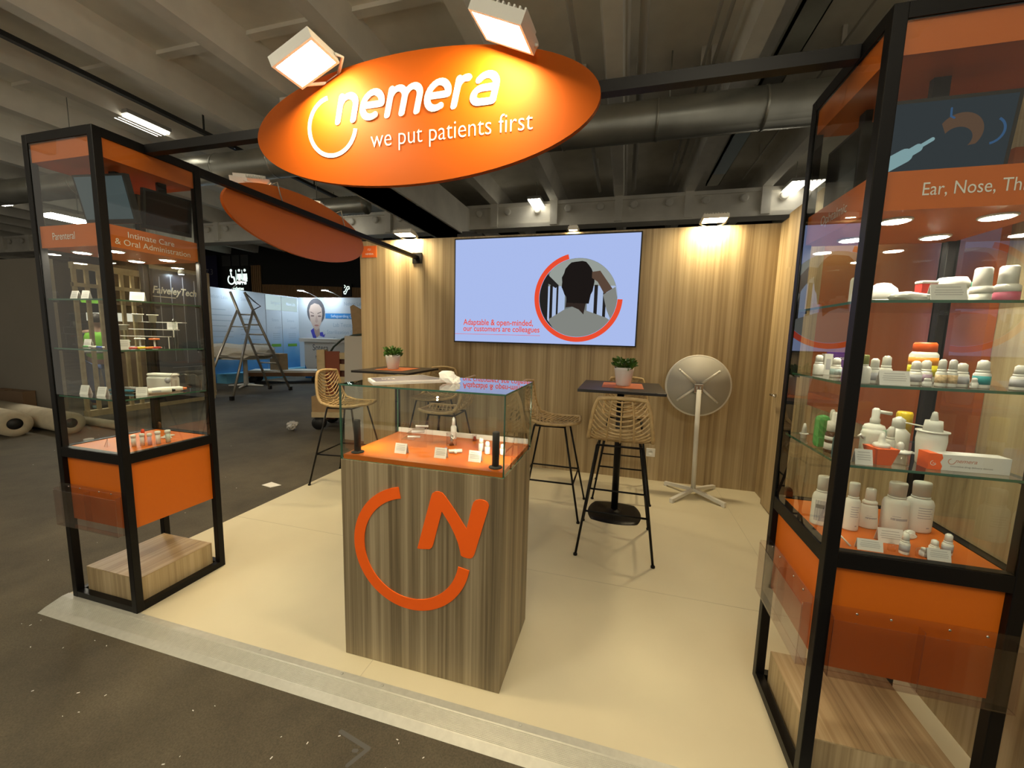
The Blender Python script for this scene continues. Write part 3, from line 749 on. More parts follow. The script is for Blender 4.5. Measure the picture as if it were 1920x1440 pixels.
nasal((0.722, 1.655, Z2), 0.0165, 0.068, 'white spray bottle with pale blue label before the purple carton', PALEB)
nasal((0.702, 1.600, Z2), 0.008, 0.038, 'tiny clear vial at the left edge of the second shelf', None, ACRYL, ACRYL, 'vial')
nasal((0.733, 1.585, Z2), 0.015, 0.068, 'spray bottle with violet band half hidden by the corner post', LILAC)
lathe_thing('spray_bottle', 'white bottle with olive green cap right of the corner post', 'bottle', (0.698, 1.44, Z2), [('body', WHITE, [(0.018, 0), (0.0185, 0.003), (0.0185, 0.045), (0.012, 0.053)]), ('cap', mat('olive_cap', (0.30, 0.32, 0.08), 0.4), [(0.011, 0.058), (0.011, 0.083), (0.009, 0.086), (0.001, 0.086)]), ('collar', WHITE, [(0.0115, 0.053), (0.0115, 0.058)])])
nasal((0.676, 1.475, Z2), 0.012, 0.082, 'tall white bottle directly behind the olive capped bottle')
nasal((0.733, 1.455, Z2), 0.0145, 0.076, 'white spray bottle second right of the corner post', GREYL)
nasal((0.785, 1.500, Z2), 0.0155, 0.084, 'white spray bottle standing behind the wide card, second shelf')
card((0.770, 1.432, Z2), 0.074, 0.042, 'wide glossy white card on the second shelf, right showcase')
t = lathe_thing('pill_bottle', 'large bottle with orange cap and orange yellow label, second shelf', 'bottle', (0.945, 1.62, Z2), [('body', WHITE2, [(0.035, 0), (0.0355, 0.004), (0.0355, 0.088), (0.029, 0.098)]), ('cap', mat('orange_cap', (0.85, 0.12, 0.01), 0.4), [(0.030, 0.098), (0.0295, 0.122), (0.025, 0.128), (0.001, 0.128)]), ('orange_band', mat('label_orange', (0.85, 0.30, 0.02), 0.5), [(0.0359, 0.055), (0.0359, 0.080)]), ('yellow_band', mat('label_yellow', (0.75, 0.65, 0.02), 0.5), [(0.0358, 0.020), (0.0358, 0.055)])])
nasal((0.842, 1.468, Z2), 0.0155, 0.072, 'white spray bottle right of the wide card, second shelf', GREYL)
nasal((0.882, 1.495, Z2), 0.0155, 0.074, 'white spray bottle with lilac label in front of the orange bottle', LILAC)
nasal((0.893, 1.450, Z2), 0.0125, 0.080, 'left one of the twin bottles with fruit labels', FRUIT)
nasal((0.919, 1.452, Z2), 0.0125, 0.080, 'right one of the twin bottles with fruit labels', FRUIT)
nasal((0.955, 1.475, Z2), 0.0170, 0.070, 'white spray bottle between the twin bottles and the teal one', GREYL)
nasal((0.994, 1.462, Z2), 0.0180, 0.081, 'white spray bottle with a broad teal label', TEAL)
nasal((0.995, 1.52, Z2), 0.010, 0.045, 'tiny bottle with navy cap behind the teal labelled bottle', None, mat('navy_cap', (0.02, 0.02, 0.12), 0.4), WHITE, 'vial')
nasal((1.068, 1.45, Z2), 0.0165, 0.070, 'white spray bottle alone at the right end of the second shelf', GREYL)
nasal((0.852, 1.432, Z2), 0.0105, 0.025, 'tiny white cap standing before the bottles, second shelf', None, WHITE, WHITE, 'bottle_cap')
nasal((0.969, 1.447, Z2), 0.0085, 0.030, 'tiny white cap left of the teal labelled bottle', None, WHITE, WHITE, 'bottle_cap')
# --- right showcase, third shelf
lathe_thing('spray_nozzle', 'small white cone nozzle alone at the far left of the third shelf', 'nozzle', (0.685, 1.750, Z3s), [('collar', WHITE, [(0.010, 0), (0.010, 0.012), (0.015, 0.016), (0.015, 0.019)]), ('tip', WHITE, [(0.009, 0.019), (0.006, 0.045), (0.004, 0.056), (0.001, 0.057)])])
t = thing('inhaler_device', 'tall rounded green inhaler on the third shelf', 'inhaler', (0.682, 1.612, Z3s), 0.2)
m = MB(); m.bbox((-0.022, -0.017, 0), (0.022, 0.017, 0.115), 0.016); m.build('body', mat('bright_green', (0.06, 0.36, 0.08), 0.4), t); m = MB(); m.bbox((-0.020, -0.019, 0.004), (0.020, -0.012, 0.04), 0.003); m.build('mouthpiece_cover', mat('bright_green2', (0.07, 0.42, 0.10), 0.4), t)
lathe_thing('spray_bottle', 'white bottle with cone tip behind the brown banded bottle', 'bottle', (0.722, 1.64, Z3s), [('body', WHITE, [(0.016, 0), (0.0165, 0.004), (0.0165, 0.09)]), ('tip', WHITE, [(0.008, 0.09), (0.007, 0.125), (0.004, 0.132)])])
lathe_thing('dropper_bottle', 'brown glass dropper bottle with white label and cap, third shelf', 'bottle', (0.688, 1.545, Z3s), [('body', mat('brown_glass', (0.07, 0.025, 0.01), 0.15), [(0.020, 0), (0.021, 0.003), (0.021, 0.066), (0.016, 0.073)]), ('label_band', PAPER, [(0.0213, 0.012), (0.0213, 0.034)]), ('label_stripe', PAPER, [(0.0213, 0.044), (0.0213, 0.056)]), ('cap', WHITE, [(0.0185, 0.073), (0.0185, 0.105), (0.009, 0.107), (0.008, 0.132), (0.005, 0.137)])])
lathe_thing('spray_bottle', 'dark teal bottle with long white nozzle by the corner post', 'bottle', (0.684, 1.475, Z3s), [('body', mat('dark_teal', (0.02, 0.12, 0.17), 0.35), [(0.023, 0), (0.024, 0.004), (0.024, 0.06), (0.017, 0.085)]), ('collar', WHITE, [(0.015, 0.085), (0.013, 0.12), (0.009, 0.124)]), ('nozzle', WHITE, [(0.008, 0.124), (0.004, 0.158), (0.002, 0.16)])])
t = lathe_thing('pump_bottle', 'white pump bottle with blue green label and side spout, third shelf', 'bottle', (0.858, 1.66, Z3s), [('body', WHITE, [(0.030, 0), (0.031, 0.004), (0.031, 0.075), (0.027, 0.084), (0.014, 0.090)]), ('label_band', mat('bluegreen_label', (0.35, 0.55, 0.40), 0.5), [(0.0312, 0.050), (0.0312, 0.072)]), ('pump_head', WHITE, [(0.014, 0.090), (0.014, 0.105), (0.011, 0.110), (0.011, 0.138), (0.006, 0.144)])])
m = MB(); m.cyl((0.008, -0.002, 0.132), (0.042, -0.006, 0.128), 0.006, 10); m.build('spout', WHITE, t)
t = lathe_thing('jar_with_spout', 'squat white canister with small side spout before the pump bottle', 'jar', (0.795, 1.54, Z3s), [('body', WHITE2, [(0.030, 0), (0.031, 0.003), (0.031, 0.078), (0.028, 0.086), (0.001, 0.088)])])
m = MB(); m.tube([(-0.028, -0.008, 0.06), (-0.04, -0.014, 0.072), (-0.046, -0.016, 0.066)], 0.004, 8); m.build('spout', WHITE, t)
t = thing('dosing_dispenser', 'orange square dispenser with white nozzle, front of third shelf', 'dispenser', (0.776, 1.455, Z3s), 0.15)
m = MB(); a, b = 0.020, 0.031; m.add([(-a,-a,0),(a,-a,0),(a,a,0),(-a,a,0),(-b,-b,0.052),(b,-b,0.052),(b,b,0.052),(-b,b,0.052)],[(3,2,1,0),(4,5,6,7),(0,1,5,4),(1,2,6,5),(2,3,7,6),(3,0,4,7)]); m.build('base', mat('orange_cap', (0.85, 0.12, 0.01), 0.4), t)
m = MB(); m.lathe([(0.021, 0.052), (0.021, 0.060), (0.018, 0.063), (0.009, 0.066), (0.008, 0.080), (0.006, 0.092), (0.001, 0.095)], (0, 0, 0), 18); m.build('nozzle', WHITE, t)
card((0.720, 1.430, Z3s), 0.045, 0.046, 'white card beside the orange dispenser on the third shelf')
t = lathe_thing('pump_bottle', 'white bottle with long thin lateral spout, blue oval on its label', 'bottle', (0.918, 1.645, Z3s), [('body', WHITE, [(0.031, 0), (0.032, 0.004), (0.032, 0.066), (0.018, 0.082)]), ('pump_head', WHITE, [(0.018, 0.082), (0.017, 0.112), (0.010, 0.117), (0.004, 0.122)])], None, -0.3)
m = MB(); m.tube([(0.012, -0.01, 0.104), (0.06, -0.018, 0.098)], [0.002, 0.0028], 8); m.build('spout', WHITE, t); m = MB(); m.sphere((-0.018, -0.027, 0.045), 0.012, 10, None, (0.9, 0.3, 1)); m.build('blue_emblem', mat('blue_emblem', (0.03, 0.04, 0.30), 0.4), t)
nasal((0.868, 1.585, Z3s), 0.0135, 0.095, 'small white vial with ribbed cap between the two pump bottles')
lathe_thing('aerosol_tube', 'yellow capped white aerosol tube at the back of the third shelf', 'tube', (0.985, 1.74, Z3s), [('tube', WHITE, [(0.019, 0), (0.019, 0.045)]), ('cap', mat('yellow_cap', (0.72, 0.50, 0.01), 0.4), [(0.023, 0.045), (0.023, 0.118), (0.020, 0.126), (0.001, 0.127)])])
t = lathe_thing('spray_pump', 'clear jar with white spray pump top, front of third shelf', 'jar', (0.828, 1.462, Z3s), [('jar_body', ACRYL, [(0.024, 0), (0.025, 0.003), (0.025, 0.038)]), ('disc', WHITE, [(0.026, 0.038), (0.026, 0.043), (0.012, 0.047)]), ('tip', WHITE, [(0.009, 0.047), (0.008, 0.064), (0.004, 0.07), (0.001, 0.07)])])
m = MB(); m.box((0.0, -0.008, 0.038), (0.034, 0.008, 0.043)); m.build('finger_grip', WHITE, t)
lathe_thing('cone_bottle', 'big white bottle with tall cone nozzle on the third shelf', 'bottle', (0.930, 1.510, Z3s), [('body', WHITE, [(0.029, 0), (0.030, 0.004), (0.036, 0.075), (0.034, 0.098)]), ('flange', WHITE, [(0.039, 0.100), (0.039, 0.104)]), ('collar', WHITE, [(0.023, 0.104), (0.020, 0.135)]), ('nozzle', WHITE, [(0.010, 0.135), (0.006, 0.160), (0.003, 0.163)])])
t = thing('product_carton', 'long white carton with an orange end lying on the third shelf', 'box', (0.985, 1.464, Z3s), 0.03)
m = MB(); m.box((-0.075, -0.022, 0), (0.095, 0.022, 0.048)); m.build('carton', PAPER, t)
m = MB(); m.box((-0.098, -0.0222, 0), (-0.075, 0.0222, 0.0483)); m.add([(-0.0752,-0.0224,0.0),(-0.066,-0.0224,0.0),(-0.064,-0.0224,0.012),(-0.070,-0.0224,0.024),(-0.064,-0.0224,0.036),(-0.068,-0.0224,0.0483),(-0.0752,-0.0224,0.0483)],[(0,1,2,3,4,5,6)]); m.build('orange_end', ORANGE_LOGO, t)
m = MB(); m.text('nemera', (-0.035, -0.0224, 0.026), X3, Z3, width=0.052, height=0.011, t=0.0002, shear=0.3, bold=0.01); m.ring(0.007, 0.009, 100, 350, (-0.043, -0.0224, 0.028), X3, Z3, 0.0002, 0, 16); m.build('lettering', mat('rose_print', (0.62, 0.30, 0.22), 0.6), t)
m = MB(); m.text('innovative drug delivery devices', (-0.045, -0.0224, 0.012), X3, Z3, width=0.10, t=0.0002); m.build('small_lettering', PRINT, t)
m = MB(); m.ring(0.006, 0.0075, 100, 350, (-0.0865, -0.0226, 0.02), X3, Z3, 0.0002, 0, 16); m.text('N', (-0.0875, -0.0226, 0.0165), X3, Z3, height=0.006, t=0.0002); m.build('end_logo', LETTER, t)
# --- right showcase, floor
def big_bottle(loc, r, h, label, oval=0.72, pump=False, lab='boxed', rz=0.0):
    if pump:
        parts = [('body', WHITE, [(r * 1.0, 0), (r * 1.04, 0.005), (r * 0.80, h * 0.55), (r * 0.70, h * 0.60)]), ('collar', WHITE, [(r * 0.74, h * 0.60), (r * 0.74, h * 0.66), (r * 0.55, h * 0.70)]), ('cap', WHITE, [(r * 0.52, h * 0.70), (r * 0.50, h * 0.97), (r * 0.4, h), (0.001, h)])]
    else:
        parts = [('body', WHITE, [(r * 0.94, 0), (r, 0.006), (r, h * 0.56), (r * 0.88, h * 0.64), (r * 0.62, h * 0.68)]), ('neck_ring', WHITE, [(r * 0.68, h * 0.68), (r * 0.68, h * 0.71)]), ('cap', WHITE2, [(r * 0.62, h * 0.71), (r * 0.66, h * 0.97), (r * 0.60, h), (0.001, h)])]
    t = lathe_thing('lotion_bottle', label, 'bottle', loc, parts, None, rz, 24, 1.0, oval)
    m = MB(); rr = r * 1.004
    def arc(a0, a1, z0, z1):
        n = 6
        for i in range(n):
            p = math.radians(a0 + (a1 - a0) * i / n); q = math.radians(a0 + (a1 - a0) * (i + 1) / n)
            f = 1.0 if not pump else (1.04 - 0.24 * (z0 / (h * 0.55)))
            m.add([(rr * f * math.cos(p), rr * f * oval * math.sin(p), z0), (rr * f * math.cos(q), rr * f * oval * math.sin(q), z0), (rr * f * math.cos(q), rr * f * oval * math.sin(q), z1), (rr * f * math.cos(p), rr * f * oval * math.sin(p), z1)], [(0, 1, 2, 3)])
    if lab == 'boxed':
        arc(215, 300, h * 0.10, h * 0.52); m.build('label_panel', GREYL, t); m = MB(); rr = r * 1.008; arc(220, 268, h * 0.36, h * 0.44); m.build('label_mark', mat('dark_grey_mark', (0.12, 0.12, 0.14), 0.6), t)
    elif lab == 'name':
        arc(235, 310, h * 0.245, h * 0.29); arc(240, 275, h * 0.32, h * 0.33); m.build('label_print', GREYL, t)
    else:
        for k in range(5): arc(245, 305 - 8 * (k % 2), h * (0.50 - 0.05 * k), h * (0.515 - 0.05 * k))
        arc(285, 300, h * 0.10, h * 0.125)
        m.build('label_print', GREYL, t)
    return t
big_bottle((0.707, 1.605, Z0), 0.0305, 0.176, 'white bottle with grey boxed label behind the left pane, showcase floor')
big_bottle((0.790, 1.590, Z0), 0.0235, 0.168, 'slim white bottle partly behind the corner post, showcase floor', lab='lines')
big_bottle((0.862, 1.635, Z0), 0.0300, 0.140, 'small white cone shaped bottle with pump, showcase floor', pump=True, lab='name')
big_bottle((0.940, 1.640, Z0), 0.0390, 0.170, 'broad white bottle third from the right, behind the twisted white tube', lab='name')
big_bottle((1.018, 1.660, Z0), 0.0395, 0.174, 'broad white bottle with lines of text, rightmost on the showcase floor', lab='lines')
card((0.868, 1.525, Z0), 0.068, 0.046, 'white card before the broad bottle on the right showcase floor')
card((0.775, 1.445, Z0), 0.068, 0.034, 'white card at the front edge left of the small bottles')
card((0.945, 1.440, Z0), 0.058, 0.034, 'white card at the front edge right of the small bottles')
crumple('twisted_tube', 'twisted white plastic piece lying before the rightmost bottle', 'plastic piece', (0.955, 1.585, Z0), (0.028, 0.012, 0.014), 0.5, 21, WHITE, 0.4, 0.9)
nasal((0.869, 1.452, Z0), 0.0125, 0.068, 'small white vial standing free near the front of the floor', GREYL)
nasal((0.958, 1.478, Z0), 0.0125, 0.046, 'short white vial left of the taller one at the right front')
nasal((0.998, 1.490, Z0), 0.0130, 0.066, 'taller white vial at the right front of the floor', GREYL)
lathe_thing('clear_cup', 'small clear cap standing left of the free white vial', 'cap', (0.843, 1.462, Z0), [('shell', ACRYL, [(0.010, 0), (0.010, 0.020), (0.006, 0.024), (0.001, 0.024)])])
lathe_thing('clear_cup', 'small clear cap standing beside the front right card', 'cap', (0.905, 1.445, Z0), [('shell', ACRYL, [(0.010, 0), (0.010, 0.022), (0.006, 0.026), (0.001, 0.026)])])
nasal((0.920, 1.455, Z0), 0.011, 0.026, 'stubby white cap leaning by the front right card', None, WHITE, WHITE, 'bottle_cap')
t = thing('wire_easel', 'small white angled stand at the front left corner of the floor', 'stand', (0.702, 1.455, Z0))
m = MB(); m.tube([(-0.015, 0.0, 0.0), (-0.004, 0.008, 0.034), (0.024, -0.012, 0.004)], 0.0032, 6); m.build('bent_strip', WHITE, t)

# --- left showcase
card((-2.745, 1.43, Z1), 0.052, 0.046, 'grey white card at the far left of the top shelf, left showcase')
card((-2.665, 1.43, Z1), 0.036, 0.047, 'narrow white card in the middle of the top shelf, left showcase', 0.3)
card((-2.445, 1.52, Z1), 0.060, 0.048, 'white card right of the post on the top shelf, left showcase', PI / 2 - 0.9)
card((-2.695, 1.435, Z2), 0.036, 0.044, 'white card left of the post on the second shelf, left showcase', 0.3)
card((-2.440, 1.440, Z2), 0.042, 0.048, 'white card right of the post on the second shelf, left showcase', PI / 2 - 0.7)
sy = mat('clear_syringe', (0.60, 0.62, 0.58), 0.15)
SYR = glass('syringe_plastic', (0.88, 0.90, 0.87), 1.45, 1.5, 0.05)
t = thing('syringe_rack', 'clear stepped rack on the second shelf of the left showcase', 'rack', (-2.50, 1.60, Z2), 0.25)
pane('lower_plate', (-0.15, -0.02, 0.062), (0.10, 0.02, 0.066), t, mat('rack_edge', (0.75, 0.74, 0.68), 0.3), ACRYL)
pane('middle_plate', (-0.12, 0.0, 0.100), (0.13, 0.04, 0.104), t, mat('rack_edge', (0.75, 0.74, 0.68), 0.3), ACRYL)
pane('upper_plate', (-0.08, 0.02, 0.140), (0.165, 0.05, 0.144), t, mat('rack_edge', (0.75, 0.74, 0.68), 0.3), ACRYL)
m = MB(); m.cyl((0.12, 0.02, 0.0), (0.12, 0.02, 0.15), 0.010, 12); m.sphere((0.12, 0.02, 0.148), 0.012, 10); m.build('support_post', SYR, t)
m = MB(); m.box((0.097, 0.0, 0.0), (0.100, 0.003, 0.062)); m.box((0.127, 0.0, 0.062), (0.130, 0.003, 0.100)); m.build('side_struts', mat('rack_edge', (0.75, 0.74, 0.68), 0.3), t)
def syringe(loc, h, ring, label):
    t = thing('syringe', label, 'syringe', loc)
    m = MB(); m.lathe([(0.011, h * 0.30), (0.011, h * 0.74), (0.017, h * 0.78), (0.018, h * 0.97), (0.024, h)], (0, 0, 0), 16); m.build('barrel', SYR, t)
    m = MB(); m.lathe([(0.016, h * 0.76), (0.018, h * 0.965), (0.026, h * 0.975), (0.026, h)], (0, 0, 0), 16); m.build('flange', WHITE2, t)
    m = MB(); m.lathe([(0.016, 0), (0.016, 0.004), (0.004, 0.008), (0.004, h * 0.30)], (0, 0, 0), 12); m.build('plunger', WHITE2, t)
    m = MB(); m.lathe([(0.018, h * 0.24), (0.024, h * 0.25), (0.024, h * 0.28), (0.018, h * 0.29)], (0, 0, 0), 16); m.build('finger_ring', ring, t)
syringe((-2.585, 1.60, Z2), 0.185, WHITE, 'tall clear syringe with white ring, left of the pair')
syringe((-2.505, 1.62, Z2), 0.183, mat('orange_ring', (0.75, 0.20, 0.06), 0.4), 'tall clear syringe with orange ring, right of the pair')
syringe((-2.655, 1.57, Z2), 0.125, mat('pale_green_ring', (0.25, 0.5, 0.38), 0.4), 'short clear syringe with pale green ring')
card((-2.42, 1.66, Z2 + 0.1045), 0.045, 0.040, 'white card resting on the middle step of the syringe rack', 0.9)
PEN = [('red and white pen', (0.6, 0.10, 0.08)), ('yellow pen', (0.80, 0.55, 0.02)), ('orange pen', (0.80, 0.22, 0.04)), ('red pen', (0.55, 0.04, 0.03))]
for i, (nm, c) in enumerate(PEN):
    y = 1.45 + i * 0.036
    t = thing('injector_pen', nm + ' lying along the front of the second shelf, left showcase', 'pen', (-2.385, y, Z2), PI / 2 + 0.2)
    m = MB(); m.cyl((-0.024, 0, 0.007), (0.012, 0, 0.007), 0.006, 10); m.build('barrel', mat('pen%d' % i, c, 0.4), t); m = MB(); m.cyl((0.012, 0, 0.007), (0.02, 0, 0.007), 0.005, 10, 0.003); m.build('tip', WHITE, t)
for i, (c, lb) in enumerate((((0.10, 0.35, 0.10), 'green'), ((0.75, 0.74, 0.70), 'white'), ((0.05, 0.10, 0.40), 'blue'))):
    t = thing('injector_pen', lb + ' stub lying left of the post on the second shelf', 'pen', (-2.645 + 0.05 * i, 1.40, Z2), 0.1)
    m = MB(); m.cyl((-0.02, 0, 0.007), (0.014, 0, 0.007), 0.006, 10); m.build('barrel', mat('stub%d' % i, c, 0.4), t); m = MB(); m.cyl((0.014, 0, 0.007), (0.022, 0, 0.007), 0.004, 10); m.build('tip', WHITE, t)
# third shelf
card((-2.715, 1.415, Z3s), 0.044, 0.048, 'white card at the left of the third shelf, left showcase', 0.25)
card((-2.575, 1.410, Z3s), 0.046, 0.048, 'white card just left of the post on the third shelf', 0.25)
card((-2.440, 1.500, Z3s), 0.046, 0.044, 'white card right of the post on the third shelf', PI / 2 - 0.8)
def pen(loc, rz, L, r, body, tip, label, z=0.0):
    t = thing('injector_pen', label, 'pen', loc, rz)
    m = MB(); m.tube([(-L/2, 0, r), (-L*0.1, 0, r), (L*0.32, 0, r), (L*0.40, 0, r)], [r * 0.8, r, r * 0.95, r * 0.7], 12); m.build('barrel', body, t)
    m = MB(); m.cyl((L*0.40, 0, r), (L/2, 0, r), r * 0.6, 10, r * 0.4); m.build('tip', tip, t)
    m = MB(); m.box((-L*0.15, -r*1.02, r*0.7), (L*0.1, -r*0.9, r*1.3)); m.build('window', GREYL, t)
pen((-2.63, 1.53, Z3s), 0.15, 0.17, 0.009, mat('dark_teal', (0.02, 0.12, 0.17), 0.35), BLACK, 'dark teal injector pen lying on the third shelf')
pen((-2.68, 1.62, Z3s), 0.1, 0.16, 0.008, mat('grey_pen', (0.25, 0.24, 0.22), 0.4), BLACK, 'dark grey injector pen behind the teal one')
pen((-2.465, 1.640, Z3s), PI / 2 - 0.6, 0.17, 0.014, WHITE, mat('orange_ring', (0.75, 0.20, 0.06), 0.4), 'white injector with orange tip on the third shelf')
pen((-2.435, 1.570, Z3s), PI / 2 - 0.6, 0.15, 0.014, WHITE2, BLACK, 'white injector with black tip on the third shelf')
t = thing('device_block', 'bulky white pump device at the back of the third shelf', 'device', (-2.60, 1.71, Z3s), 0.2)
m = MB(); m.bbox((-0.08, -0.03, 0), (0.08, 0.03, 0.075), 0.012); m.build('body', WHITE2, t); m = MB(); m.lathe([(0.016, 0), (0.016, 0.006)], (0.06, -0.030, 0.055), 14, True, Matrix.Rotation(PI / 2, 3, 'X')); m.build('dial', GREYL, t); m = MB(); m.bbox((-0.08, -0.026, 0.075), (0.085, 0.026, 0.092), 0.008); m.build('cover', WHITE, t)
t = thing('acrylic_stand', 'clear scalloped acrylic stand at the right of the third shelf, left showcase', 'acrylic stand', (-2.43, 1.735, Z3s), 0.6)
pts = [(-0.085, 0.0)]
for i in range(17): pts.append((-0.085 + 0.17 * i / 16, 0.075 + 0.02 * abs(math.sin(i * PI / 4)) + 0.01 * (i < 5)))
pts.append((0.085, 0.0))
m = MB(); m.flat(pts, (0, 0, 0), X3, Z3, 0.003); m.build('scalloped_plate', ACRYL, t); m = MB(); m.tube([(a, -0.0015, b) for a, b in pts], 0.0016, 5); m.build('plate_edge', ACEDGE, t); m = MB(); m.box((-0.06, -0.03, 0.0), (-0.057, 0.0, 0.06)); m.box((0.057, -0.03, 0.0), (0.06, 0.0, 0.06)); m.build('foot', ACRYL, t)
# floor of the left showcase
VI = [((-2.495, 1.475), 0.062, 0.0105, (0.72, 0.70, 0.66), 'clear white tipped vial nearest the post on the left showcase floor'), ((-2.470, 1.500), 0.066, 0.0105, (0.75, 0.68, 0.64), 'second vial from the post on the left showcase floor'),
      ((-2.450, 1.522), 0.064, 0.010, (0.62, 0.42, 0.55), 'lilac vial in the row on the left showcase floor'), ((-2.430, 1.550), 0.072, 0.012, (0.78, 0.72, 0.68), 'tall white vial right of the lilac one'), ((-2.418, 1.592), 0.070, 0.0125, (0.55, 0.62, 0.55), 'grey green vial at the right end of the row')]
for (x, y), h, r, c, lb in VI:
    mm = mat('vial%d' % int(r * 1e5 + h * 1e4), c, 0.3)
    lathe_thing('vial', lb, 'vial', (x, y, Z0), [('body', mm, [(r * 0.9, 0), (r * 0.9, h * 0.75)]), ('cap', WHITE, [(r, h * 0.75), (r * 1.1, h * 0.95), (r * 0.8, h), (0.001, h)])])
lathe_thing('vial', 'orange red pointed vial behind the row on the left showcase floor', 'vial', (-2.560, 1.560, Z0), [('body', mat('red_orange', (0.80, 0.07, 0.02), 0.4), [(0.0085, 0), (0.0085, 0.045)]), ('tip', mat('red_orange', (0.80, 0.07, 0.02), 0.4), [(0.0080, 0.045), (0.0075, 0.066), (0.001, 0.07)])])
lathe_thing('vial', 'slim white pointed vial just left of the post, left showcase floor', 'vial', (-2.600, 1.480, Z0), [('body', WHITE, [(0.007, 0), (0.006, 0.03)]), ('tip', WHITE, [(0.005, 0.03), (0.002, 0.05)])])
t = thing('clear_pyramid', 'small clear pointed stand left of the post, left showcase floor', 'stand', (-2.605, 1.425, Z0)); m = MB(); m.add([(-0.012, -0.01, 0), (0.012, -0.01, 0), (0.0, 0.0, 0.045), (0.0, 0.012, 0)], [(0, 1, 2), (1, 3, 2), (3, 0, 2), (0, 3, 1)]); m.build('shell', ACRYL, t); m = MB(); m.tube([(-0.012, -0.01, 0), (0, 0, 0.045), (0.012, -0.01, 0)], 0.001, 5); m.build('edge', ACEDGE, t)
card((-2.485, 1.425, Z0), 0.046, 0.028, 'white card on the floor right of the post, left showcase', PI / 2 - 1.0)
pen((-2.500, 1.640, Z0), 0.3, 0.06, 0.007, WHITE, WHITE2, 'small white tube lying behind the row of vials')
pen((-2.540, 1.680, Z0), 0.9, 0.05, 0.006, WHITE2, WHITE, 'second small white tube lying at the back of the floor')

# ================================================================= OVERHEAD BEAMS AND OVAL SIGNS
t = thing('front_crossbar', 'black steel crossbar joining the tops of both showcases', 'beam', (0, 0, 0))
m = MB(); m.box((-2.345, 1.54, 2.335), (0.637, 1.58, 2.375)); m.build('bar', BLACK, t)
t = thing('side_crossbar', 'black steel bar from the left showcase back to the wood wall', 'beam', (0, 0, 0))
m = MB(); m.box((-2.395, 1.816, 2.335), (-2.355, 4.33, 2.375)); m.build('bar', BLACK, t)
m = MB(); m.box((-2.435, 4.328, 2.29), (-2.315, 4.341, 2.41)); m.build('wall_plate', BLACK, t)

def ellipse_mesh(m, a, b, t, n=72):
    vs = [(a * math.cos(2 * PI * i / n), 0, b * math.sin(2 * PI * i / n)) for i in range(n)]
    vs2 = [(x, t, z) for x, y, z in vs]
    m.add(vs + vs2, [list(range(n)), [n + i for i in range(n)][::-1]] + [((i + 1) % n, i, n + i, n + (i + 1) % n) for i in range(n)])
SY = 1.45
t = thing('oval_sign', 'big orange oval sign with white slogan, lit by two floodlights', 'sign', (-0.831, SY, 2.281))
m = MB(); ellipse_mesh(m, 0.712, 0.234, 0.022); m.build('sign_board', ORANGE_SIGN, t)
m = MB()
for x in (-0.35, 0.35): m.box((x - 0.02, 0.022, 0.05), (x + 0.02, 0.0895, 0.10))
m.build('brackets', BLACK, t)
lw = MB()
O = (0, 0, 0)
# white ring left of the name
lw.ring(0.101, 0.117, 100, 350, O, X3, Z3, 0.002, 0, 48, (-0.337, 0.009))
def letters(seq, x, base, xh, w, sh):
    f = lambda q: (q[0] + sh * (q[1] - base), q[1])
    def arc(cx, cy, rx, ry, a0, a1, n=12): return [(cx + rx * math.cos(math.radians(a0 + (a1 - a0) * i / n)), cy + ry * math.sin(math.radians(a0 + (a1 - a0) * i / n))) for i in range(n + 1)]
    h = w / 2
    for ch in seq:
        B = base + h; T = base + xh - h; mid = (B + T) / 2; R = (T - B) / 2
        if ch == 'n':
            W = 1.62 * R
            lw.stroke([(x + h, B), (x + h, T)], w, O, X3, Z3, 0.002, 0, f)
            lw.stroke(arc(x + h + W / 2, T - W / 2, W / 2, W / 2, 180, 0) + [(x + h + W, B)], w, O, X3, Z3, 0.002, 0, f); x += W + w * 1.45
        elif ch == 'm':
            W = 1.42 * R
            lw.stroke([(x + h, B), (x + h, T)], w, O, X3, Z3, 0.002, 0, f)
            for k in (0, 1): lw.stroke(arc(x + h + W / 2 + W * k, T - W / 2, W / 2, W / 2, 180, 0) + [(x + h + W * (k + 1), B)], w, O, X3, Z3, 0.002, 0, f)
            x += 2 * W + w * 1.45
        elif ch == 'e':
            rx = R * 0.93; c = x + h + rx
            lw.stroke([(c - rx, mid), (c + rx, mid)] + arc(c, mid, rx, R, 0, 300, 22), w, O, X3, Z3, 0.002, 0, f); x += 2 * rx + w * 1.4
        elif ch == 'r':
            W = 1.05 * R
            lw.stroke([(x + h, B), (x + h, T)], w, O, X3, Z3, 0.002, 0, f)
            lw.stroke(arc(x + h + W / 1.6, T - W / 1.6, W / 1.6, W / 1.6, 180, 75), w, O, X3, Z3, 0.002, 0, f); x += W + w * 1.0
        elif ch == 'a':
            rx = R * 0.90; c = x + h + rx
            lw.stroke(arc(c, T - rx, rx, rx, 140, 0) + [(c + rx, B)], w, O, X3, Z3, 0.002, 0, f)
            lw.stroke([(c + rx, mid + R * 0.05), (c, mid + R * 0.05)] + arc(c - rx * 0.25, B + (mid - B) / 2 + R * 0.02, rx * 0.75, (mid - B) / 2 + R * 0.02, 90, 270) + [(c + rx, B)], w, O, X3, Z3, 0.002, 0, f); x += 2 * rx + w * 1.3
    return x
letters('nemera', -0.325, 0.012, 0.112, 0.0240, 0.24)
lw.build('logo', mat('sign_white', (0.88, 0.87, 0.82), 0.5), t)
m = MB(); m.text('we put patients first', (-0.161, 0.0, -0.087), X3, Z3, width=0.645, height=0.064, t=0.002, bold=-0.012); m.build('lettering', MATS['sign_white'], t)

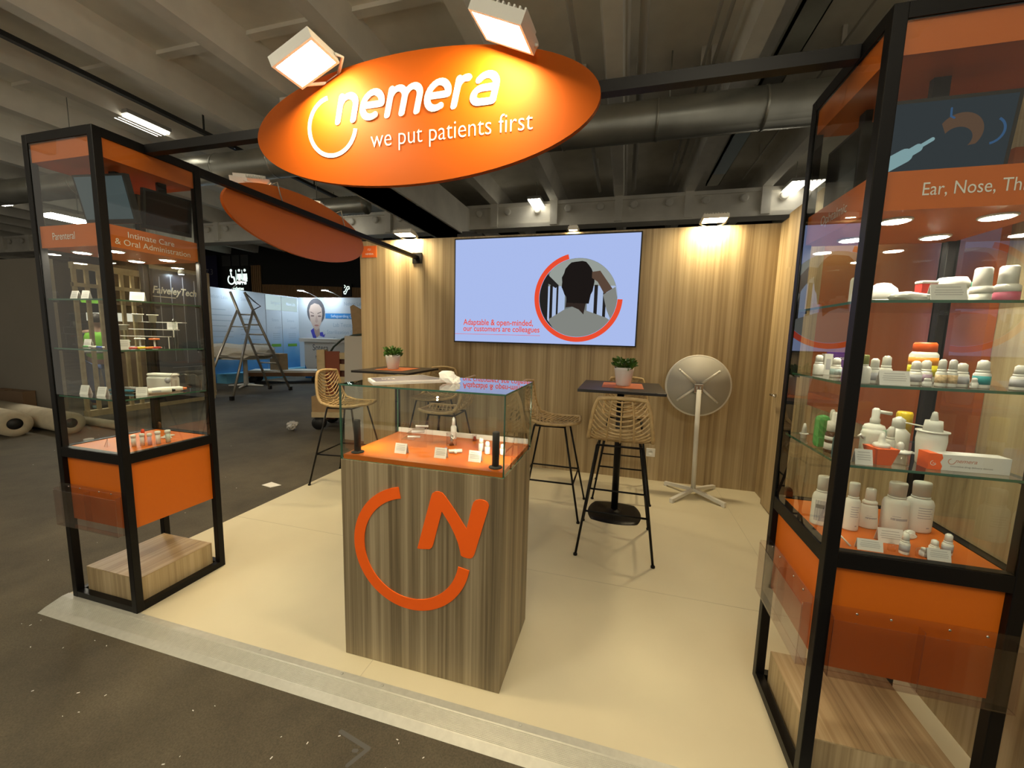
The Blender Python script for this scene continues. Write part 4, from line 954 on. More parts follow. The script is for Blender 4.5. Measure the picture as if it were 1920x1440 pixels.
def floodlight(corner, u, wv, label, body=WPOWDER, w=0.188, dp=0.147, group=None, mount=None, lit=None):
    # corner = middle of the bracket edge; u along that edge, wv from the bracket edge out over the face; light leaves along u x wv downwards
    u = Vector(u).normalized(); wv = Vector(wv); wv = (wv - u * wv.dot(u)).normalized(); n = u.cross(wv)
    if n.z > 0: n = -n
    mx = Matrix((u, wv, n)).transposed().to_4x4(); mx.translation = Vector(corner)
    t = thing('floodlight', label, 'floodlight', corner, 0, group)
    lx = mx.copy(); lx.translation = Vector((0, 0, 0))
    m = MB(); m.box((-w/2, 0.0, -0.030), (w/2, dp, 0.0), lx); m.build('housing', body, t)
    m = MB(); fr = 0.010
    m.box((-w/2, 0.0, 0.0), (w/2, fr, 0.008), lx); m.box((-w/2, dp - fr, 0.0), (w/2, dp, 0.008), lx); m.box((-w/2, fr, 0.0), (-w/2 + fr, dp - fr, 0.008), lx); m.box((w/2 - fr, fr, 0.0), (w/2, dp - fr, 0.008), lx)
    m.build('front_frame', body, t)
    m = MB(); m.add([lx @ Vector(p) for p in ((-w/2 + fr, fr, 0.003), (w/2 - fr, fr, 0.003), (w/2 - fr, dp - fr, 0.003), (-w/2 + fr, dp - fr, 0.003))], [(0, 1, 2, 3)])
    nn = (Vector(m.v[1]) - Vector(m.v[0])).cross(Vector(m.v[2]) - Vector(m.v[1]))
    if nn.dot(n) < 0: m.f = [q[::-1] for q in m.f]
    m.build('diffuser', lit or FLOODM, t)
    m = MB()
    for i in range(9): m.box((-w/2 + 0.012 + (w - 0.03) * i / 8, 0.02, -0.048), (-w/2 + 0.018 + (w - 0.03) * i / 8, dp - 0.02, -0.030), lx)
    m.build('heat_sink', body, t)
    m = MB()
    if mount is not None:
        mv = Vector(mount) - Vector(corner)
        for s in (-1, 1):
            a = lx @ Vector((s * (w/2 + 0.004), 0.02, -0.012)); m.tube([a, a + mv * 0.6, Vector(mv) + u * s * 0.03], 0.006, 6)
        m.tube([Vector(mv) - u * 0.03, Vector(mv) + u * 0.03], 0.006, 6)
        m.build('bracket', body, t)
    return t
floodlight((-1.186, 1.41, 2.461), (0.923, 0, 0.385), (0, -1, -0.05), 'white floodlight shining at the left top of the oval sign', mount=(-1.165, 1.455, 2.468))
floodlight((-0.422, 1.41, 2.448), (0.91, -0.03, -0.415), (-0.05, -1, -0.04), 'white floodlight tilted at the right top of the oval sign', mount=(-0.425, 1.455, 2.478))
# second oval sign, seen from its back
t = thing('oval_sign', 'blank back of an orange oval sign on the side bar', 'sign', (-2.428, 2.68, 2.270), -PI / 2)
m = MB(); ellipse_mesh(m, 0.69, 0.229, 0.022); m.build('sign_board', ORANGE, t)
m = MB()
for x in (-0.35, 0.35): m.box((x - 0.02, 0.022, 0.075), (x + 0.02, 0.034, 0.11))
m.build('brackets', BLACK, t)
for y, z, lb in ((2.32, 2.475, 'floodlight behind the top left of the second oval sign'), (2.98, 2.475, 'floodlight behind the top right of the second oval sign')):
    floodlight((-2.475, y, z), (0, 0.2, 0.06 if y < 2.6 else -0.06), (-1, 0, 0.2), lb, mount=(-2.44, y, 2.462))
    m = MB(); m.tube([(-2.435, y + 0.06, z + 0.01), (-2.40, y + 0.08, z + 0.03), (-2.392, y + 0.09, z - 0.04), (-2.39, y + 0.11, 2.376)], 0.004, 6)
    tag(m.build('lamp_cable', mat('grey_cable', (0.35, 0.33, 0.28), 0.6)), 'thin grey cable from the ' + lb.split(' behind the ')[1].split(' of')[0] + ' lamp down to the side bar', 'cable')
# wall-top floodlights
for x, lb in ((-2.49, 'floodlight on the wall top left of the screen'), (-0.57, 'small floodlight peeping over the wall top above the screen'), (0.755, 'floodlight on the wall top above the white tilted table')):
    big = x != -0.57
    floodlight((x, 4.34, 2.60 if big else 2.585), X3, (0, -1, 0.08), lb, w=0.22 if big else 0.10, dp=0.145 if big else 0.05, mount=(x, 4.40, 2.57), lit=WALLM)
# small orange stand sign at the wall end
t = thing('stand_number_sign', 'small orange sign at the top left end of the wood wall', 'sign', (-2.98, 4.36, 2.45))
m = MB(); m.box((-0.14, -0.024, -0.075), (0.06, -0.018, 0.06)); m.build('plate', mat('sign_orange_plate', (0.75, 0.13, 0.01), 0.5), t)
m = MB(); m.text('NEMERA', (-0.09, -0.0242, -0.045), X3, Z3, width=0.11, t=0.001); m.text('F21', (-0.055, -0.0242, 0.005), X3, Z3, width=0.04, t=0.001); m.build('lettering', LETTER, t)

# ================================================================= WALL SCREEN
TX0, TX1, TZ0, TZ1, TY = -1.8726, 0.1215, 1.393, 2.5315, 4.262
t = thing('wall_screen', 'large lit wall screen with the slogan Adaptable and open-minded', 'screen', ((TX0 + TX1) / 2, TY, (TZ0 + TZ1) / 2))
W = TX1 - TX0; H = TZ1 - TZ0
m = MB(); m.box((-W/2, 0.0, -H/2), (W/2, 0.055, H/2)); m.build('housing', BLACKMATT, t)
m = MB(); m.box((-0.4, 0.055, -0.25), (0.4, 0.078, 0.25)); m.build('wall_mount', BLACKMATT, t)
SCR = emission('screen_white', (0.40, 0.50, 0.84), 1.0)
m = MB(); m.flat([(-W/2 + 0.013, -H/2 + 0.014), (W/2 - 0.013, -H/2 + 0.014), (W/2 - 0.013, H/2 - 0.013), (-W/2 + 0.013, H/2 - 0.013)], (0, -0.001, 0), X3, Z3); sc = m.build('display', SCR, t)
def U(px, py): return ((px - 64) / 966.0 * W - W / 2, H / 2 - (py - 192) / 545.0 * H)
RED = emission('screen_red', (0.80, 0.075, 0.03), 1.0)
rc = (0.385, -0.075); rr = 0.44
m = MB(); m.ring(0.405, 0.455, 104, 358, (0, -0.003, 0), X3, Z3, 0, 0, 64, rc); m.build('ring', RED, sc)
m = MB(); m.text('Adaptable & open-minded,', (-W/2 + 0.115, -0.003, -0.372), X3, Z3, width=0.805, height=0.064, t=0.0, bold=0.012); m.text('our customers are colleagues', (-W/2 + 0.115, -0.003, -0.440), X3, Z3, width=0.878, height=0.060, t=0.0, bold=0.012)
m.box((-W/2 + 0.015, -0.0031, -0.476), (-W/2 + 1.0, -0.0029, -0.472)); m.build('lettering', RED, sc)
# round picture: a man in a white shirt seen from behind
def disc_clip(pts): return pts
R = 0.402
m = MB(); m.flat([(rc[0] + R * math.cos(2 * PI * i / 64), rc[1] + R * math.sin(2 * PI * i / 64)) for i in range(64)], (0, -0.002, 0), X3, Z3); pic = m.build('round_picture', emission('px_grey', (0.15, 0.17, 0.17), 1), sc)
def clip(pts):
    out = []
    for a, b in pts:
        d = math.hypot(a, b); k = min(1.0, 0.996 * R / d) if d > 0 else 1
        out.append((rc[0] + a * k, rc[1] + b * k))
    return out
def dense(pts, n=10):
    o = []
    for i in range(len(pts)):
        a = pts[i]; b = pts[(i + 1) % len(pts)]
        for k in range(n): o.append((a[0] + (b[0] - a[0]) * k / n, a[1] + (b[1] - a[1]) * k / n))
    return o
def picpart(name, polys, c, lay):
    for p in polys: m = MB(); m.flat(clip(dense(p)), (0, -0.002 - 0.0006 * lay, 0), X3, Z3); m.build(name, emission('px_' + name, c, 1), pic)
picpart('window_wall', [[(-0.30, 0.40), (0.40, 0.40), (0.40, 0.02), (-0.30, 0.02)]], (0.30, 0.33, 0.30), 1)
picpart('shelf_light', [[(-0.33, 0.12), (-0.13, 0.12), (-0.13, -0.30), (-0.33, -0.30)], [(0.10, 0.12), (0.40, 0.12), (0.40, -0.30), (0.10, -0.30)]], (0.40, 0.50, 0.72), 2)
picpart('dark_post', [[(x, 0.25 if x < -0.3 else 0.13), (x + w_, 0.25 if x < -0.3 else 0.13), (x + w_, -0.32), (x, -0.32)] for x, w_ in ((-0.40, 0.09), (-0.29, 0.03), (-0.22, 0.02), (0.17, 0.035), (0.26, 0.03))] + [[(-0.36, 0.28), (-0.20, 0.13), (-0.23, 0.10), (-0.40, 0.2)]], (0.018, 0.016, 0.015), 3)
picpart('shirt', [[(-0.30, -0.45), (-0.29, -0.22), (-0.13, -0.12), (0.0, -0.08), (0.07, -0.12), (0.30, -0.20), (0.42, -0.28), (0.42, -0.45)], [(0.26, 0.03), (0.38, 0.11), (0.42, -0.1), (0.36, -0.25), (0.30, -0.12)]], (0.22, 0.23, 0.21), 4)
picpart('dark_sleeve', [[(-0.42, -0.15), (-0.33, -0.20), (-0.26, -0.40), (-0.40, -0.3)]], (0.02, 0.02, 0.02), 5)
picpart('neck', [[(-0.12, -0.10), (-0.11, 0.02), (0.10, 0.02), (0.07, -0.17), (0.02, -0.12), (-0.05, -0.09)]], (0.030, 0.020, 0.016), 6)
hair = [(0.0 + 0.168 * math.cos(2 * PI * i / 28) * (1 + 0.03 * math.sin(i * 3)), 0.160 + 0.215 * math.sin(2 * PI * i / 28) * (1 + 0.04 * math.cos(i * 5))) for i in range(28)]
picpart('hair', [hair, [(-0.13, 0.14), (0.15, 0.12), (0.12, -0.06), (-0.11, -0.05)]], (0.012, 0.009, 0.008), 7)
picpart('hand', [[(0.14, 0.26), (0.22, 0.27), (0.30, 0.16), (0.35, 0.09), (0.27, 0.04), (0.20, 0.16), (0.14, 0.20)]], (0.10, 0.06, 0.04), 8)

# ================================================================= BAR TABLES, MATS, POTS
def bar_table(x, y, label, rz=0.0):
    t = thing('bar_table', label, 'bar table', (x, y, 0), rz)
    m = MB(); m.bbox((-0.32, -0.345, 1.070), (0.32, 0.345, 1.092), 0.003); m.build('tabletop', mat('black_laminate', (0.012, 0.011, 0.012), 0.35), t)
    m = MB(); m.cyl((0, 0, 0.02), (0, 0, 1.06), 0.028, 18); m.box((-0.12, -0.12, 1.055), (0.12, 0.12, 1.070)); m.build('pole', BLACK, t)
    bm = bmesh.new(); bmesh.ops.create_grid(bm, x_segments=18, y_segments=18, size=1.0)
    vs = []; fs = []
    for v in bm.verts:
        a, b = v.co.x, v.co.y
        x_ = a * math.sqrt(1 - 0.32 * b * b) * 0.220; y_ = b * math.sqrt(1 - 0.32 * a * a) * 0.220
        q = max(abs(a), abs(b)); z = 0.012 + 0.016 * (1 - q) + 0.03 * max(0, 0.25 - math.hypot(a, b)) / 0.25
        vs.append((x_, y_, z if q < 0.999 else 0.0))
    bm.verts.index_update()
    fs = [[v.index for v in f.verts] for f in bm.faces]; bm.free()
    m = MB(); m.add(vs, fs, True)
    n0 = m.f[:]
    m.build('base_plate', BLACK, t)
    return t
bar_table(0.0, 3.39, 'black square bar table in front of the wall screen, right')
bar_table(-2.33, 3.81, 'black square bar table at the left end of the wood wall')
for (x, y, lb) in ((0.01, 3.42, 'orange mat under the plant on the right bar table'), (-2.33, 3.82, 'orange mat under the plant on the left bar table')):
    m = MB(); m.box((x - 0.16, y - 0.19, 1.0925), (x + 0.16, y + 0.19, 1.0945)); tag(m.build('table_mat', mat('orange_mat', (0.50, 0.13, 0.03), 0.6)), lb, 'mat')
def leaf_cluster(m, seed, n, R, hmin, hmax, L, wd):
    rnd = random.Random(seed)
    for i in range(n):
        a = rnd.uniform(0, 2 * PI); r = R * math.sqrt(rnd.random()); z = rnd.uniform(hmin, hmax) - r * 0.15
        b = Vector((r * math.cos(a), r * math.sin(a), z))
        dirv = Vector((math.cos(a) * rnd.uniform(0.4, 1.1), math.sin(a) * rnd.uniform(0.4, 1.1), rnd.uniform(0.1, 1.0))).normalized()
        side = dirv.cross(Vector((rnd.uniform(-1, 1), rnd.uniform(-1, 1), rnd.uniform(-1, 1)))).normalized(); nn = dirv.cross(side)
        l = L * rnd.uniform(0.7, 1.25); w = wd * rnd.uniform(0.8, 1.2)
        pts = [b, b + dirv * l * 0.35 + side * w, b + dirv * l * 0.75 + side * w * 0.8 + nn * 0.003, b + dirv * l, b + dirv * l * 0.75 - side * w * 0.8 + nn * 0.003, b + dirv * l * 0.35 - side * w, b + dirv * l * 0.5 + nn * 0.006]
        m.add(pts, [(0, 1, 6), (1, 2, 6), (2, 3, 6), (3, 4, 6), (4, 5, 6), (5, 0, 6)], True)
def pot_plant(loc, label, seed, glossy=False):
    t = thing('potted_plant', label, 'potted plant', loc)
    m = MB(); m.lathe([(0.054, 0), (0.058, 0.004), (0.077, 0.128), (0.079, 0.150), (0.073, 0.150), (0.070, 0.135), (0.001, 0.134)], (0, 0, 0), 28); m.build('pot', mat('white_ceramic', (0.70, 0.68, 0.66), 0.35), t)
    m = MB(); m.lathe([(0.069, 0.136), (0.06, 0.14), (0.001, 0.142)], (0, 0, 0), 20); m.build('soil', SOIL, t)
    m = MB(); leaf_cluster(m, seed, 150, 0.075, 0.145, 0.215, 0.045, 0.011)
    for i in range(9):
        a = i * 0.7; m.tube([(0.02 * math.cos(a), 0.02 * math.sin(a), 0.14), (0.06 * math.cos(a), 0.06 * math.sin(a), 0.205)], 0.002, 5)
    m.build('foliage', LEAF, t)
    return t
pot_plant((0.015, 3.42, 1.0948), 'small green plant in a white pot on the right bar table', 3)
pot_plant((-2.375, 3.80, 1.0948), 'small green plant in a white pot on the left bar table', 8)

# ================================================================= RATTAN BAR STOOLS
PROF = [(-0.255, 1.085), (-0.242, 1.02), (-0.225, 0.94), (-0.198, 0.862), (-0.155, 0.805), (-0.095, 0.775), (-0.02, 0.765), (0.07, 0.765), (0.15, 0.770), (0.215, 0.778)]
HW = [0.150, 0.176, 0.190, 0.202, 0.210, 0.212, 0.208, 0.200, 0.188, 0.150]
def prof(t):
    x = max(0, min(1, t)) * (len(PROF) - 1); i = min(int(x), len(PROF) - 2); f = x - i
    # catmull-rom
    def cr(a, b, c, d): return 0.5 * ((2*b) + (-a + c) * f + (2*a - 5*b + 4*c - d) * f * f + (-a + 3*b - 3*c + d) * f ** 3)
    g = lambda k: PROF[max(0, min(len(PROF) - 1, k))]; hg = lambda k: HW[max(0, min(len(HW) - 1, k))]
    return (cr(g(i-1)[0], g(i)[0], g(i+1)[0], g(i+2)[0]), cr(g(i-1)[1], g(i)[1], g(i+1)[1], g(i+2)[1]), cr(hg(i-1), hg(i), hg(i+1), hg(i+2)))
def surf(t, s):  # s in -1..1 across
    y, z, h = prof(t)
    if t < 0.5: y += -0.0 + 0.035 * (s * s) * (1 - t * 2) ; z += 0.0
    else: z += 0.012 * s * s
    return Vector((s * h, y, z))
def make_stool(label):
    t = thing('bar_stool', label, 'bar stool', (0, 0, 0), 0, 'rattan bar stools at the two bar tables')
    m = MB(); N_ = 26
    rim = [surf(i / N_, -1) for i in range(N_ + 1)] + [surf(1.0, s) + Vector((0, 0.012 * (1 - s * s), 0)) for s in (-0.6, -0.2, 0.2, 0.6)] + [surf(i / N_, 1) for i in range(N_, -1, -1)] + [surf(0, s) + Vector((0, 0, 0.012 * (1 - s * s))) for s in (0.6, 0.2, -0.2, -0.6)]
    m.tube(rim, 0.0135, 8, True, True)
    for s in (-0.42, 0.0, 0.42): m.tube([surf(i / 20, s) + Vector((0, -0.006, -0.006)) for i in range(21)], 0.006, 6)
    m.build('shell_frame', RATTAN, t)
    m = MB()
    for k in range(12):
        t0 = -0.125 + k * 0.0475
        pl_ = [surf(t0 + 0.16 * (1 - s * s), s) for s in [-1 + 2 * i / 14 for i in range(15)] if t0 + 0.16 * (1 - s * s) > 0.008]
        if len(pl_) > 2: m.tube(pl_, 0.0058, 5)
    m.build('back_weave', RATTAN, t)
    m = MB()
    for k in range(11):
        t0 = 0.52 + k * 0.047
        m.tube([surf(min(0.995, t0 - 0.055 + 0.085 * abs(s)) , s) for s in [-1 + 2 * i / 10 for i in range(11)]], 0.0058, 5)
    m.build('seat_weave', RATTAN, t)
    tops = {(-1, -1): (-0.15, -0.13, 0.748), (1, -1): (0.15, -0.13, 0.748), (-1, 1): (-0.14, 0.12, 0.748), (1, 1): (0.14, 0.12, 0.748)}
    feet = {k: (k[0] * 0.252, k[1] * 0.272, 0.0) for k in tops}
    for k in tops:
        a = Vector(tops[k]); b = Vector(feet[k])
        m = MB(); m.cyl(a, b + Vector((0, 0, 0.004)), 0.0085, 8); m.lathe([(0.014, 0), (0.014, 0.012), (0.010, 0.016)], b, 10); m.build('leg', BLACK, t)
    m = MB()
    ring = [tops[(-1, -1)], tops[(1, -1)], tops[(1, 1)], tops[(-1, 1)]]
    m.tube([Vector(p) for p in ring], 0.008, 8, True, True); m.build('seat_support', BLACK, t)
    m = MB()
    def at(k, z): a = Vector(tops[k]); b = Vector(feet[k]); return b + (a - b) * (z / 0.748)
    for (k1, k2, z) in (((-1, -1), (1, -1), 0.30), ((1, -1), (1, 1), 0.30), ((1, 1), (-1, 1), 0.30), ((-1, 1), (-1, -1), 0.30)):
        m.cyl(at(k1, z), at(k2, z), 0.0075, 8)
    m.build('footrest', BLACK, t)
    return t
st = make_stool('rattan bar stool nearest the viewer, its back to us, at the right bar table')
st.location = (0.012, 2.89, 0)
dup(st, (0.05, 3.905, 0), PI, 'rattan bar stool between the right bar table and the wood wall')
dup(st, (-0.545, 3.345, 0), -PI / 2, 'rattan bar stool left of the right bar table, facing right')
dup(st, (-2.60, 3.35, 0), -PI / 2 + 0.10, 'leftmost rattan bar stool, in front of the left bar table')
dup(st, (-2.02, 4.04, 0), PI - 0.1, 'rattan bar stool behind the left bar table against the wall')
dup(st, (-1.57, 3.42, 0), PI / 2 + 0.05, 'rattan bar stool facing left, seen through the counter glass')

# ================================================================= WHITE TILTING TABLE
t = thing('tilting_table', 'white round table with its top tilted upright by the wall', 'table', (0.72, 4.04, 0))
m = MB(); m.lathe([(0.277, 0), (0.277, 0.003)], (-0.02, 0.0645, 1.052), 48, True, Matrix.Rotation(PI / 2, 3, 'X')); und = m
m = MB(); rad = 0.293
c = (-0.02, 0.075, 1.052)
RX = Matrix.Rotation(PI / 2, 3, 'X')
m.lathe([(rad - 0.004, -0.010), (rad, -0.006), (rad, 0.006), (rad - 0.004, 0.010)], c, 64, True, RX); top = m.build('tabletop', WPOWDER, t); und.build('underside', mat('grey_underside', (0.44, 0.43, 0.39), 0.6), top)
m = MB()
for ang in (40, 140, 220, 320):
    a = math.radians(ang); ca, sa = math.cos(a), math.sin(a)
    m.tube([(c[0] + 0.04 * ca, c[1] - 0.034, c[2] + 0.04 * sa), (c[0] + 0.235 * ca, c[1] - 0.022, c[2] + 0.235 * sa)], [0.014, 0.010], 8)
    m.sphere((c[0] + 0.22 * ca, c[1] - 0.034, c[2] + 0.22 * sa), 0.009, 8)
m.build('support_cross', WPOWDER, top)
m = MB(); m.bbox((-0.06, 0.02, 0.985), (0.02, 0.066, 1.075), 0.008); m.tube([(-0.035, 0.012, 1.05), (-0.035, 0.008, 1.0), (-0.005, 0.008, 1.0), (-0.005, 0.012, 1.05)], 0.006, 8); m.build('tilt_lock', mat('chrome', (0.6, 0.6, 0.58), 0.2, 1.0), t)
m = MB(); m.cyl((0, 0, 0.045), (-0.018, 0.01, 1.02), 0.021, 18); m.build('pole', WPOWDER, t)
for (x, y) in ((-0.225, -0.265), (0.235, -0.215), (-0.235, 0.20), (0.235, 0.255)):
    d_ = Vector((x, y, 0)); L = d_.length; d_.normalize(); sd = Vector((-d_.y, d_.x, 0)) * 0.016
    e = Vector((x, y, 0)); m = MB()
    m.add([Vector((0,0,0.075)) - sd, Vector((0,0,0.075)) + sd, e + sd + Vector((0,0,0.040)), e - sd + Vector((0,0,0.040)), Vector((0,0,0.045)) - sd, Vector((0,0,0.045)) + sd, e - d_*0.03 + sd + Vector((0,0,0.012)), e - d_*0.03 - sd + Vector((0,0,0.012)), e + sd, e - sd, e - d_*0.03 + sd, e - d_*0.03 - sd],
          [(0,1,2,3),(5,4,7,6),(1,5,6,2),(4,0,3,7),(2,8,9,3),(6,10,8,2),(7,3,9,11),(6,7,11,10),(10,11,9,8),(0,4,5,1)])
    m.build('foot', WPOWDER, t)
# wall socket
t = thing('wall_socket', 'white double socket low on the wood wall behind the stools', 'socket', (0.335, 4.3415, 0.30))
m = MB(); m.bbox((-0.045, -0.012, -0.045), (0.045, 0.0, 0.045), 0.004); m.build('plate', WHITE, t); m = MB(); m.lathe([(0.022, 0.0), (0.022, 0.0005), (0.018, -0.006), (0.001, -0.006)], (0, -0.0125, 0), 18, True, RX); m.build('outlet', WHITE2, t)
# glossy orange panel on the right wall
t = thing('orange_wall_panel', 'large glossy orange panel on the right wall behind the showcase', 'panel', (1.2945, 2.56, 1.55))
m = MB(); m.box((-0.028, -0.68, -0.50), (-0.001, 0.68, 0.62)); m.build('board', mat('gloss_orange', (0.36, 0.075, 0.010), 0.12, spec=0.6), t)

# ================================================================= THINGS ON THE HALL FLOOR
FZ = -0.03
m = MB(); m.add([(-3.33, 2.985, FZ + 0.002), (-3.20, 2.96, FZ + 0.004), (-3.155, 3.045, FZ + 0.002), (-3.30, 3.07, FZ + 0.006), (-3.33, 2.985, FZ), (-3.20, 2.96, FZ), (-3.155, 3.045, FZ), (-3.30, 3.07, FZ)], [(0,1,2,3),(7,6,5,4),(0,4,5,1),(1,5,6,2),(2,6,7,3),(3,7,4,0)])
tag(m.build('paper_scrap', PAPER), 'white paper scrap on the dark floor left of the counter', 'paper')
m = MB(); m.stroke([(-0.953, 1.14), (-0.815, 1.115), (-0.85, 1.045)], 0.016, (0, 0, FZ + 0.0008), X3, Y3, 0); m.stroke([(-0.862, 1.094), (-0.852, 1.096)], 0.014, (0, 0, FZ + 0.0008), X3, Y3, 0)
struct(m.build('trim_4', mat('chalk_mark', (0.10, 0.10, 0.095), 0.9)))
rnd = random.Random(4); m = MB()
for i in range(70):
    x = rnd.uniform(-3.6, -0.4) if i < 45 else rnd.uniform(-7, -3); y = rnd.uniform(0.85, 1.19) if i < 45 else rnd.uniform(1.2, 4.2); s = rnd.uniform(0.0012, 0.0030)
    a = rnd.uniform(0, PI); u = (math.cos(a) * s * 1.6, math.sin(a) * s * 1.6); v = (-math.sin(a) * s * 0.6, math.cos(a) * s * 0.6)
    m.flat([(x - u[0] - v[0], y - u[1] - v[1]), (x + u[0] - v[0], y + u[1] - v[1]), (x + u[0] + v[0], y + u[1] + v[1]), (x - u[0] + v[0], y - u[1] + v[1])], (0, 0, FZ), X3, Y3, 0.001)
tag(m.build('floor_debris', PAPER), 'tiny pale scraps scattered on the dark hall floor', 'debris', None, 'stuff')

# timber slat booth and dark FaiveleyTech panel
t = thing('slat_screen', 'pale timber slat screen seen through the left showcase', 'screen wall', (-8.5, 4.40, FZ))
m = MB(); m.box((-0.05, 0, 0), (0.05, 1.0, 0.10)); m.build('bottom_beam', PINE, t)
m = MB(); m.box((-0.05, 0, 2.40), (0.05, 1.0, 2.50)); m.build('top_beam', PINE, t)
m = MB(); m.box((-0.04, 0, 2.12), (0.04, 1.0, 2.18)); m.build('middle_beam', PINE, t)
for i in range(7):
    y = 0.0 + i * 0.158
    m = MB(); m.box((-0.02, y, 0.10), (0.02, y + 0.05, 2.40)); m.build('slat', PINE, t)
t = thing('exhibitor_panel', 'dark timber-framed panel with gold lettering behind the left showcase', 'panel', (-8.5, 5.43, FZ))
m = MB(); m.box((-0.03, 0.04, 0.07), (0.0, 1.10, 2.58)); m.build('board', mat('navy_board', (0.022, 0.024, 0.034), 0.3), t)
m = MB(); m.box((-0.05, 0.0, 0.0), (0.03, 1.14, 0.07)); m.box((-0.05, 0.0, 0.07), (0.03, 0.04, 2.58)); m.box((-0.05, 1.10, 0.07), (0.03, 1.17, 2.58)); m.box((-0.05, 0.0, 2.58), (0.03, 1.17, 2.65)); m.build('frame', PINE, t)
m = MB(); m.text('FaiveleyTech', (0.002, 0.10, 2.14), Y3, Z3, width=0.80, height=0.13, t=0.004, shear=0.25, bold=0.02); m.box((0.001, 0.10, 2.07), (0.003, 0.5, 2.085)); m.build('lettering', mat('gold_letter', (0.62, 0.52, 0.32), 0.5), t)
m = MB()
for i, (y, a, b) in enumerate(((0.22, 1.35, 2.45), (0.42, 0.85, 2.5), (0.64, 0.80, 2.5), (0.86, 1.0, 2.45))): m.box((0.001, y, a), (0.003, y + 0.012, b))
for z in (0.62, 0.72): m.box((0.001, 0.35, z), (0.003, 0.95, z + 0.008))
m.build('line_pattern', mat('pale_lines', (0.35, 0.36, 0.38), 0.5), t)  # thin pale upright and level lines on the board
t = thing('panel_spotlight', 'small lamp over the dark panel with gold lettering', 'lamp', (-8.34, 5.95, 2.50))
m = MB(); m.lathe([(0.05, 0), (0.05, 0.06), (0.02, 0.09)], (0, 0, 0), 14); m.build('shade', WHITE2, t); m = MB(); m.lathe([(0.042, -0.002), (0.001, -0.003)], (0, 0, 0), 14); m.build('lens', emission('cool_lamp', (0.75, 0.85, 1.0), 260), t); m = MB(); m.tube([(-0.01, 0, 0.08), (-0.07, 0, 0.12), (-0.13, 0, 0.10)], 0.008, 6); m.build('arm', WHITE2, t)
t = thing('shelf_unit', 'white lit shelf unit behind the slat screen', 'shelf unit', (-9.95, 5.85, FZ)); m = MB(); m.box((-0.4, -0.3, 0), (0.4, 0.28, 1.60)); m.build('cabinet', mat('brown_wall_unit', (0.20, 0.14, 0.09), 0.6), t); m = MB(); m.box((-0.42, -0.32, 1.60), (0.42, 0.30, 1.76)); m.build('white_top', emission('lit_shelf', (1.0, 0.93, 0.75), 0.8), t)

# person in a lime vest behind the slats
def skin(name, verts, edges, radii, material, parent, sub=1):
    me = bpy.data.meshes.new(name); me.from_pydata(verts, edges, []); me.materials.append(material)
    o = bpy.data.objects.new(name, me); COL.objects.link(o); o.parent = parent
    md = o.modifiers.new('skin', 'SKIN'); md.use_smooth_shade = True
    for i, r in enumerate(radii): me.skin_vertices[0].data[i].radius = r if isinstance(r, tuple) else (r, r)
    me.skin_vertices[0].data[0].use_root = True
    s = o.modifiers.new('subsurf', 'SUBSURF'); s.levels = sub; s.render_levels = sub
    return o
t = thing('person', 'person in lime hi-vis vest and jeans, back turned, behind the slats', 'person', (-9.1, 4.98, FZ), math.radians(62))
SK = mat('skin', (0.40, 0.24, 0.17), 0.5)
V = [(0,0,0.92),(0,0.01,1.12),(0,0.01,1.33),(0,0.01,1.42),(0,0.015,1.50),(0,0.03,1.58),(0,0.03,1.66)]
E = [(0,1),(1,2),(2,3),(3,4),(4,5),(5,6)]; Rr = [(0.15,0.11),(0.12,0.09),(0.12,0.085),(0.06,0.055),(0.052,0.052),(0.075,0.09),(0.062,0.075)]
for s in (-1, 1):
    b = len(V); V += [(s*0.17,0.0,1.40),(s*0.22,0.03,1.13),(s*0.17,0.24,1.06),(s*0.155,0.30,1.07)]
    E += [(2,b),(b,b+1),(b+1,b+2),(b+2,b+3)]; Rr += [0.042,0.04,0.032,(0.036,0.018)]
    for k, dx in enumerate((-0.03,-0.012,0.006,0.024)):
        c = len(V); V += [(s*0.155+dx,0.345,1.065),(s*0.155+dx,0.38-0.006*abs(k-1),1.045)]; E += [(b+3,c),(c,c+1)]; Rr += [0.009,0.008]
    c = len(V); V += [(s*0.155-s*0.045,0.305,1.085),(s*0.155-s*0.055,0.335,1.08)]; E += [(b+3,c),(c,c+1)]; Rr += [0.010,0.009]
    b = len(V); V += [(s*0.09,0,0.85),(s*0.10,0.01,0.48),(s*0.105,-0.02,0.09),(s*0.11,0.10,0.045)]
    E += [(0,b),(b,b+1),(b+1,b+2),(b+2,b+3)]; Rr += [0.088,0.062,0.045,(0.04,0.035)]
skin('body', V, E, Rr, SK, t)
LIME = mat('lime_vest', (0.22, 0.62, 0.02), 0.6)
skin('vest', [(0,0,0.86),(0,0.01,1.08),(0,0.01,1.32),(0,0.01,1.435),(-0.16,0.0,1.42),(0.16,0,1.42)], [(0,1),(1,2),(2,3),(2,4),(2,5)], [(0.19,0.145),(0.18,0.14),(0.20,0.145),(0.09,0.08),0.075,0.075], LIME, t)
m = MB(); m.lathe([(0.193, 1.02), (0.193, 1.07)], (0, 0.008, 0), 20, True, None, 1.0, 0.80); m.build('reflective_band', mat('silver_band', (0.6, 0.6, 0.58), 0.3), t)
JE = mat('jeans', (0.06, 0.10, 0.24), 0.8)
skin('jeans', [(0,0,0.93),(-0.09,0,0.82),(-0.10,0.01,0.48),(-0.105,-0.02,0.10),(0.09,0,0.82),(0.10,0.01,0.48),(0.105,-0.02,0.10)], [(0,1),(1,2),(2,3),(0,4),(4,5),(5,6)], [(0.165,0.125),0.105,0.078,0.07,0.105,0.078,0.07], JE, t)
